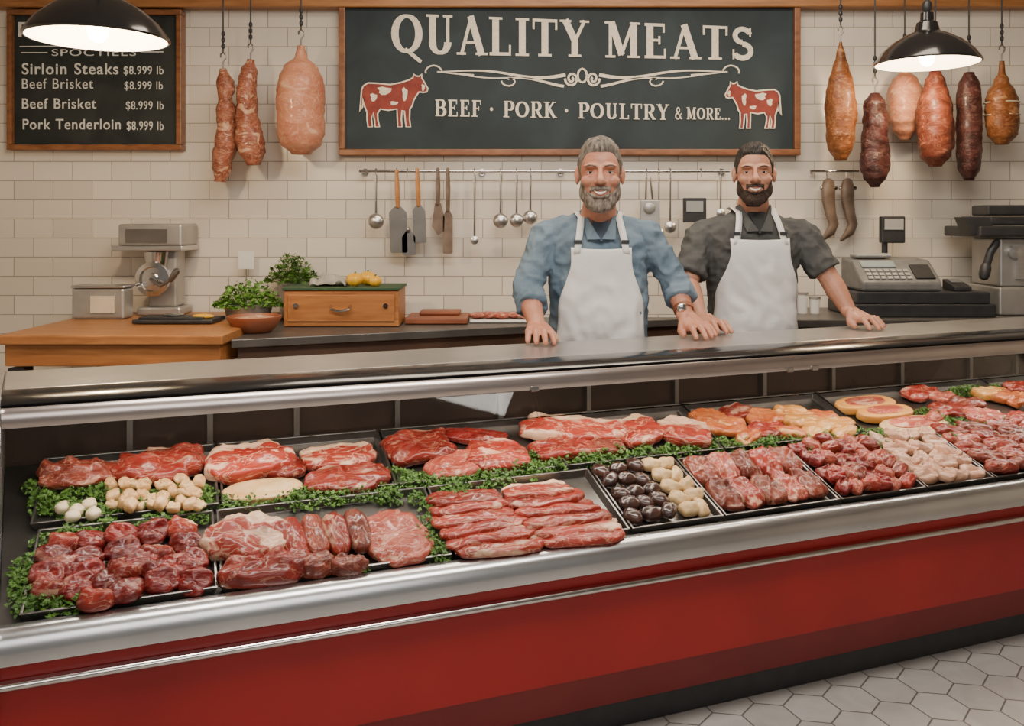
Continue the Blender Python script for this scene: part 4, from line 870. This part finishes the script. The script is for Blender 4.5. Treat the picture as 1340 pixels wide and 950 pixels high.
def person(label,cx,Y,hc,hs,hrot,joints,secs,skin,shirt_m,hair_m,beard_m,cuff,handdirs,older=False,apt=.105,zbib=1.31,watch=False):
    r=root('person',label,'person',(cx,Y,0)); shirt_secs=secs
    HM=Matrix.Translation(hc)@Matrix.Rotation(hrot,4,'Z')@Matrix.Scale(hs,4); HI=HM.inverted()
    b=B()
    E=lambda c,rr:b.ell(c,rr,HM,24,16)
    E((0,.015,.03),(.073,.094,.088)); E((0,-.018,-.03),(.063,.068,.078)); E((0,-.062,-.092),(.03,.022,.022)); E((0,-.03,-.075),(.052,.05,.036))
    for sx_ in(-1,1):
        E((sx_*.037,-.055,-.020),(.026,.030,.021)); E((sx_*.028,-.073,.028),(.027,.015,.009)); E((sx_*.0115,-.094,-.024),(.0095,.011,.008))
        E((sx_*.074,.010,-.002),(.008,.016,.028)); E((sx_*.078,.016,.006),(.006,.013,.021)); E((sx_*.05,-.02,-.055),(.016,.03,.03))
    E((0,-.076,-.055),(.03,.012,.02)); E((0,-.083,-.047),(.02,.009,.006)); E((0,-.083,-.066),(.018,.009,.007))
    a=[HM@V(p) for p in((0,-.078,.022),(0,-.092,.0),(0,-.104,-.02))]
    b.cap(a[0],a[1],.0085*hs,.0095*hs); b.cap(a[1],a[2],.0095*hs,.0135*hs)
    nk=V((cx,Y,secs[-3][2]-.02)); b.cap(nk,HM@V((0,.022,-.05)),.055,.050*hs)
    for x_ in(-1,1): b.cap(V((cx+x_*.045,Y,secs[-3][2]-.035)),HM@V((x_*.026,.02,-.06)),.034,.026)
    loft(b,[(cx,y_,z,hw-.024,hd-.024) for (_,y_,z,hw,hd) in secs])
    for (sh,el,wr),(fw,sd),zs in joints_iter(joints,handdirs):
        b.cap(sh,el,.047,.040); mid=el.lerp(wr,.35); b.cap(el,mid,.040,.042); b.cap(mid,wr,.042,.028); hand(b,wr,fw,sd,zs,1.02)
        b.cap(V((cx,Y,sh.z-.03)).lerp(sh,.6),sh,.045,.045)
    for x_ in(-1,1):
        b.cap(V((cx+x_*.09,Y,.88)),V((cx+x_*.1,Y-.01,.48)),.08,.055); b.cap(V((cx+x_*.1,Y-.01,.48)),V((cx+x_*.1,Y+.02,.1)),.05,.04); b.cap(V((cx+x_*.1,Y+.02,.06)),V((cx+x_*.11,Y-.12,.045)),.038,.032)
    me=remesh(b,.0036,3,.5); me.name='body'
    vs=[v.co.copy() for v in me.vertices]; fs=[tuple(p.vertices) for p in me.polygons]; no=[v.normal.copy() for v in me.vertices]
    for p in me.polygons: p.use_smooth=True
    me.materials.clear(); me.materials.append(skin)
    c=V((cx,Y,.9)); me.transform(Matrix.Translation(-c)); wrap(me,'body',c,r)
    lo=[HI@v for v in vs]; near=[abs(p.x)<.12 and -.15<p.y<.15 and -.16<p.z<.14 for p in lo]
    def wh(i):
        if not near[i]: return 0
        p=lo[i]; ax=abs(p.x)
        if ax>.0675 and -.014<p.y<.034 and p.z<.034: return 0
        if p.z<-.07: return 0
        zm=.072-.020*ss(ax,.03,.062)
        if p.y>-.05: zm-=.05*ss(p.y,-.05,-.02)
        if p.y>.02: zm-= .07*ss(p.y,.02,.06)
        return ss(p.z,zm-.003,zm+.008)
    def th(v):
        p=HI@v; return (.0025+.010*ss(p.z,.06,.12)+(.008*ss(-p.y,0,.05)*ss(p.z,.065,.1)))*hs
    hb=shell(vs,fs,no,wh,th,.002,3,45,.45); finish(hb,'hair',hair_m,r,ang=180)
    def wb(i):
        if not near[i]: return 0
        p=lo[i]; ax=abs(p.x)
        if p.y>.006 or p.z<-.124 or ax>.0675: return 0
        lim=-.056+.038*ss(ax,.038,.064); k=ss(lim-p.z,-.002,.008)
        if ax<.034 and p.z>-.054: k=max(k,ss(-.0375-p.z,-.001,.003)*ss(.036-ax,0,.008))
        side=ss(ax,.056,.062)*ss(.03-p.z,0,.01)*ss(p.y,-.035,-.022); k=max(k,side*.5)
        m=((p.x/.027)**2+((p.z+.0575)/.0098)**2) if p.y<-.03 else 9
        k*=ss(m,.8,1.2); k*=ss(.006-p.y,0,.01); k*=ss(p.z,-.124,-.114)
        return k
    def bt(v):
        p=HI@v; return ((.006 if older else .004)*(1-.65*ss(abs(p.x),.035,.06))+(.004 if older else .002)*ss(-p.z,.08,.11))*hs
    finish(shell(vs,fs,no,wb,bt,.0015,9,70,.35),'beard',beard_m,r,ang=180)
    def we(i,sd):
        if not near[i]: return 0
        p=lo[i]; ax=p.x*sd
        if p.y>-.03 or ax<0: return 0
        zc_=.0255+.004*ss(ax,.012,.03)-.007*ss(ax,.036,.054)
        return ss(.0036-abs(p.z-zc_),0,.0025)*ss(ax,.011,.017)*ss(.050-ax,0,.008)
    for sd in(-1,1):
        eb=shell(vs,fs,no,lambda i:we(i,sd),.0014*hs,.0008,5,200,.3)
        if eb.v: finish(eb,'eyebrow',M_brow if older else beard_m,r,ang=180)
    bvh=BVHTree.FromPolygons(vs,fs)
    def surf(x,z,off):
        o=HM@V((x,-.2,z)); d=(HM.to_3x3()@V((0,1,0))).normalized(); h=bvh.ray_cast(o,d)[0]
        return (h if h else HM@V((x,-.07,z)))-d*off
    for x_ in(-1,1):
        b=B(); q=HI@surf(x_*.031,.007,0); cc=V((x_*.031,q.y+.0075,.007)); b.ell(cc,(.0135,.0105,.008),HM); finish(b,'eye',M_eye,r)
        b=B(); b.ell(cc+V((0,-.0075,.0004)),(.0060,.004,.0060),HM); finish(b,'iris',M_iris,r)
        b=B(); b.tube([HM@(cc+V((x_*t*.0155,-.0092+.006*t*t,.0064-.0055*t*t))) for t in(-1,-.6,-.2,.2,.6,1)],.0026*hs,8,True); finish(b,'eyelid',skin,r)
        b=B(); b.tube([HM@(cc+V((x_*t*.0145,-.0085+.006*t*t,-.0068+.0045*t*t))) for t in(-1,-.5,0,.5,1)],.0024*hs,8,True); finish(b,'eyelid',skin,r)
    xs=[-1,-.75,-.5,-.25,0,.25,.5,.75,1]
    b=B(); 
    for k,t in enumerate(xs):
        x=t*.021; zc_=-.0598+.009*t*t; hh=.0036*(1-t*t)+.0006
        b.v+= [surf(x,zc_+hh,.0032),surf(x,zc_-hh,.0032)]
        if k: b.f.append((2*k-2,2*k-1,2*k+1,2*k))
    finish(b,'teeth',M_teeth,r,solid=.001)
    b=B(); b.tube([surf(t*.025,-.0552+.0102*t*t,.0012) for t in xs],[.001,.0014,.0018,.002,.0019,.002,.0018,.0014,.001],8,True); finish(b,'lip',M_lip,r)
    b=B(); b.tube([surf(t*.024,-.0652+.0162*t*t,.0012) for t in xs],[.001,.0018,.0024,.0028,.003,.0028,.0024,.0018,.001],8,True); finish(b,'lip',M_lip,r)
    tb=B(); loft(tb,[s for s in shirt_secs]); 
    for (sh,el,wr),_,_ in joints_iter(joints,handdirs): tb.ell(sh+V((0,0,-.008)),(.060,.068,.060)); tb.cap(V((cx,Y,sh.z+.045)).lerp(sh,.3),sh,.056,.057)
    tme=remesh(tb,.01,4); tv=[v.co.copy() for v in tme.vertices]; tf=[tuple(p.vertices) for p in tme.polygons]; tbv=BVHTree.FromPolygons(tv,tf)
    sb_=B(); sb_.v=list(tb.v); sb_.f=list(tb.f)
    for (sh,el,wr),_,_ in joints_iter(joints,handdirs):
        if cuff>1:
            e2=el.lerp(wr,cuff-1); sb_.cap(sh,el,.061,.053); sb_.tube([el,e2],[.055,.049],18); sb_.ell(el,.054)
            sb_.tube([e2-(e2-el).normalized()*.032,e2],[.058,.055],18)
        else:
            e2=sh.lerp(el,cuff); sb_.tube([sh,sh.lerp(el,.3),e2],[.062,.062,.063],20)
    sm=remesh(sb_,.006,3)
    sv=[v.co.copy() for v in sm.vertices]; sn=[v.normal.copy() for v in sm.vertices]
    for i,v in enumerate(sm.vertices):
        p=sv[i]; k=noise.noise(V((p.x*14,p.y*14,p.z*7)))*.008+(.5-abs(noise.noise(V((p.x*13+p.z*15,p.y*13,p.z*17-p.x*12)))))*.016-.005+(.5-abs(noise.noise(V((p.x*26-p.z*20,p.y*20,p.z*24+p.x*22)))))*.006; v.co=p+sn[i]*k
    for p in sm.polygons: p.use_smooth=True
    sm.materials.clear(); sm.materials.append(shirt_m); sm.name='shirt'; c=V((cx,Y,1.1)); sm.transform(Matrix.Translation(-c)); wrap(sm,'shirt',c,r)
    def fy(x,z,off):
        h=tbv.ray_cast(V((x,Y-.6,z)),V((0,1,0)))[0]; return V((x,(h.y if h else Y-.02)-off,z))
    zt=shirt_secs[-1][2]
    for x_ in(-1,1):
        b=B(); P=[fy(cx+x_*.004,zbib+.03,.020),fy(cx+x_*.05,zbib+.028,.022),V((cx+x_*.072,Y-.03,zt+.010)),V((cx+x_*.060,Y-.055,zt+.020)),fy(cx+x_*.025,zbib+.065,.022)]
        b.add(P,[(0,1,2,3,4)]); finish(b,'collar',shirt_m,r,False,solid=.005)
    b=B(); P=[fy(cx-.004,zbib+.02,.016),fy(cx+.004,zbib+.02,.016),fy(cx+.034,zt-.012,.014),fy(cx-.034,zt-.012,.014)]; b.add(P,[(0,1,2,3)]); finish(b,'undershirt',pm('neck_opening',(.05,.07,.10) if older else (.03,.03,.03),rough=.9),r,False,solid=.002)
    nu,nv_=33,60; b=B(); zb_=.55
    for j in range(nv_):
        z=zbib+(zb_-zbib)*j/(nv_-1); d=zbib-z
        w_=apt+.008+ .045*ss(d,.05,.22)+.02*ss(d,.25,.45)
        for i in range(nu):
            u=-1+2*i/(nu-1); x=cx+u*w_; zz=max(z,shirt_secs[0][2]+.03); p=fy(x,zz,.024); p.z=z-(.006*(1-u*u) if j==0 else 0)
            fold=(.5-abs(noise.noise(V((x*16+z*5,z*5,cx)))))*.022+(.5-abs(noise.noise(V((x*7-z*14,z*10+x*12,cx+3)))))*.016
            p.y-= (fold-.016)*ss(d,.02,.15)*(1 if abs(u)<.97 else .3); b.v.append(p)
    for j in range(nv_-1):
        for i in range(nu-1): b.f.append((j*nu+i,(j+1)*nu+i,(j+1)*nu+i+1,j*nu+i+1))
    finish(b,'apron',M_apron,r,solid=.004,ang=180)
    for x_ in(-1,1):
        b=B(); n=10
        for k in range(n):
            t=k/(n-1); z=zbib-.02+(zt-.012-zbib+.02)*t; xc=cx+x_*(apt-.012-(apt-.080)*t)
            A_=fy(xc-.012,z,.026); C_=fy(xc+.012,z,.026); m_=min(A_.y,C_.y); A_.y=m_; C_.y=m_
            b.v+=[A_.copy(),C_.copy()]
        b.v+=[V((cx+x_*.080-.012,Y-.02,zt+.012)),V((cx+x_*.080+.012,Y-.02,zt+.004)),V((cx+x_*.068-.012,Y+.08,zt+.005)),V((cx+x_*.068+.012,Y+.08,zt-.003))]
        for k in range(len(b.v)//2-1): b.f.append((2*k,2*k+1,2*k+3,2*k+2))
        finish(b,'apron_strap',M_apron,r,solid=.003)
        p=fy(cx+x_*(apt-.016),zbib+.02,.032); b=B().box(p,(.028,.006,.014)); finish(b,'strap_buckle',M_black,r,False,.002)
    b=B(); loft(b,[(cx,Y,.80,.17,.12),(cx,Y,.9,.175,.13),(cx,Y,.97,.17,.12)])
    for x_ in(-1,1): b.tube([V((cx+x_*.09,Y,.86)),V((cx+x_*.1,Y-.01,.48)),V((cx+x_*.1,Y+.02,.07))],[.095,.075,.065],18)
    tm=remesh(b,.012,3)
    for p in tm.polygons: p.use_smooth=True
    tm.materials.clear(); tm.materials.append(M_pants); c=V((cx,Y,.5)); tm.transform(Matrix.Translation(-c)); tm.name='trousers'; wrap(tm,'trousers',c,r)
    for x_ in(-1,1):
        b=B(); b.ell((cx+x_*.105,Y-.055,.045),(.05,.135,.044)); b.ell((cx+x_*.1,Y+.03,.07),(.048,.055,.06)); b.v=[V((v.x,v.y,max(v.z,.002))) for v in b.v]; finish(b,'shoe',M_black,r)
    if watch:
        sh,el,wr=joints[1]; d=(wr-el).normalized(); c=wr-d*.03; b=B(); b.tube([c-d*.008,c+d*.008],[.037,.036],22); finish(b,'watch_strap',M_rwood,r)
        b=B(); b.ell(c+V((-.012,-.035,.008)),(.017,.008,.017)); finish(b,'watch_face',M_chrome,r)
    return r
ZS=.992
cx=.318;Yt=3.25
secs=[(cx,Yt,.80,.165,.12),(cx,Yt,.95,.178,.135),(cx,Yt-.005,1.08,.178,.138),(cx,Yt,1.2,.183,.13),(cx,Yt,1.28,.188,.12),(cx,Yt,1.335,.174,.105),(cx,Yt,1.375,.115,.085),(cx,Yt,1.405,.070,.068),(cx,Yt,1.42,.063,.062)]
J=[[U(717,309,3.25),U(689,378,3.17),U(703,427,2.985)],[U(846,309,3.25),U(884,372,3.22),U(897,413,3.12)]]
hd=[((.05,-1,0),(1,.05,0),ZS),((.35,-1,0),(-1,-.35,0),ZS)]
person('grey-bearded man in denim shirt and white apron, hands on counter',cx,Yt,U(785,230,3.13),1.09,-.08,J,secs,M_skin1,M_denim,M_hair1,M_beard1,1.5,hd,older=True,apt=.1,zbib=1.30,watch=True)
cx=.953;Yt=3.5
secs=[(cx,Yt,.80,.16,.115),(cx,Yt,.95,.165,.122),(cx,Yt,1.08,.165,.122),(cx,Yt,1.2,.18,.125),(cx,Yt,1.29,.195,.12),(cx,Yt,1.35,.185,.105),(cx,Yt,1.395,.125,.085),(cx,Yt,1.425,.075,.068),(cx,Yt,1.44,.064,.062)]
J=[[U(918,307,3.5),U(900,370,3.42),U(915,415,3.24)],[U(1049,307,3.5),U(1085,364,3.44),U(1111,407,3.36)]]
hd=[((.35,-1,0),(1,.35,0),ZS),((.45,-1,0),(-1,-.45,0),ZS)]
person('dark-bearded man in grey shirt and white apron, leaning on counter',cx,Yt,U(987,229,3.42),1.02,-.22,J,secs,M_skin2,M_tee,M_hair2,M_beard2,.85,hd,apt=.105,zbib=1.325)
# ---------------------------------------------------------------- lights & camera
def area(loc,sx_,sy_,e,col,rot=(0,0,0)):
    l=bpy.data.lights.new('area_light','AREA'); l.shape='RECTANGLE'; l.size=sx_; l.size_y=sy_; l.energy=e; l.color=col
    o=bpy.data.objects.new('area_light',l); COL.objects.link(o); o.location=loc; o.rotation_euler=rot
area((.3,1.5,2.95),2.2,.5,84,(1,.93,.84),(math.radians(20),0,0))
area((.6,3.3,2.95),2.6,.5,48,(1,.84,.66))
area((.5,-.8,2.2),2.4,1.2,28,(1,.95,.9),(math.radians(65),0,0))  # added front fill behind and above the camera, not a ceiling fixture
w=bpy.data.worlds.new('w'); bpy.context.scene.world=w; w.use_nodes=True; w.node_tree.nodes['Background'].inputs[0].default_value=(.9,.84,.78,1); w.node_tree.nodes['Background'].inputs[1].default_value=.2
cam=bpy.data.cameras.new('camera'); co=bpy.data.objects.new('camera',cam); COL.objects.link(co); co.location=(0,0,H); co.rotation_euler=(math.pi/2,0,0)
cam.sensor_width=36; cam.clip_start=.05
cam.lens=F/1340*36; cam.shift_y=-188/1340
bpy.context.scene.camera=co
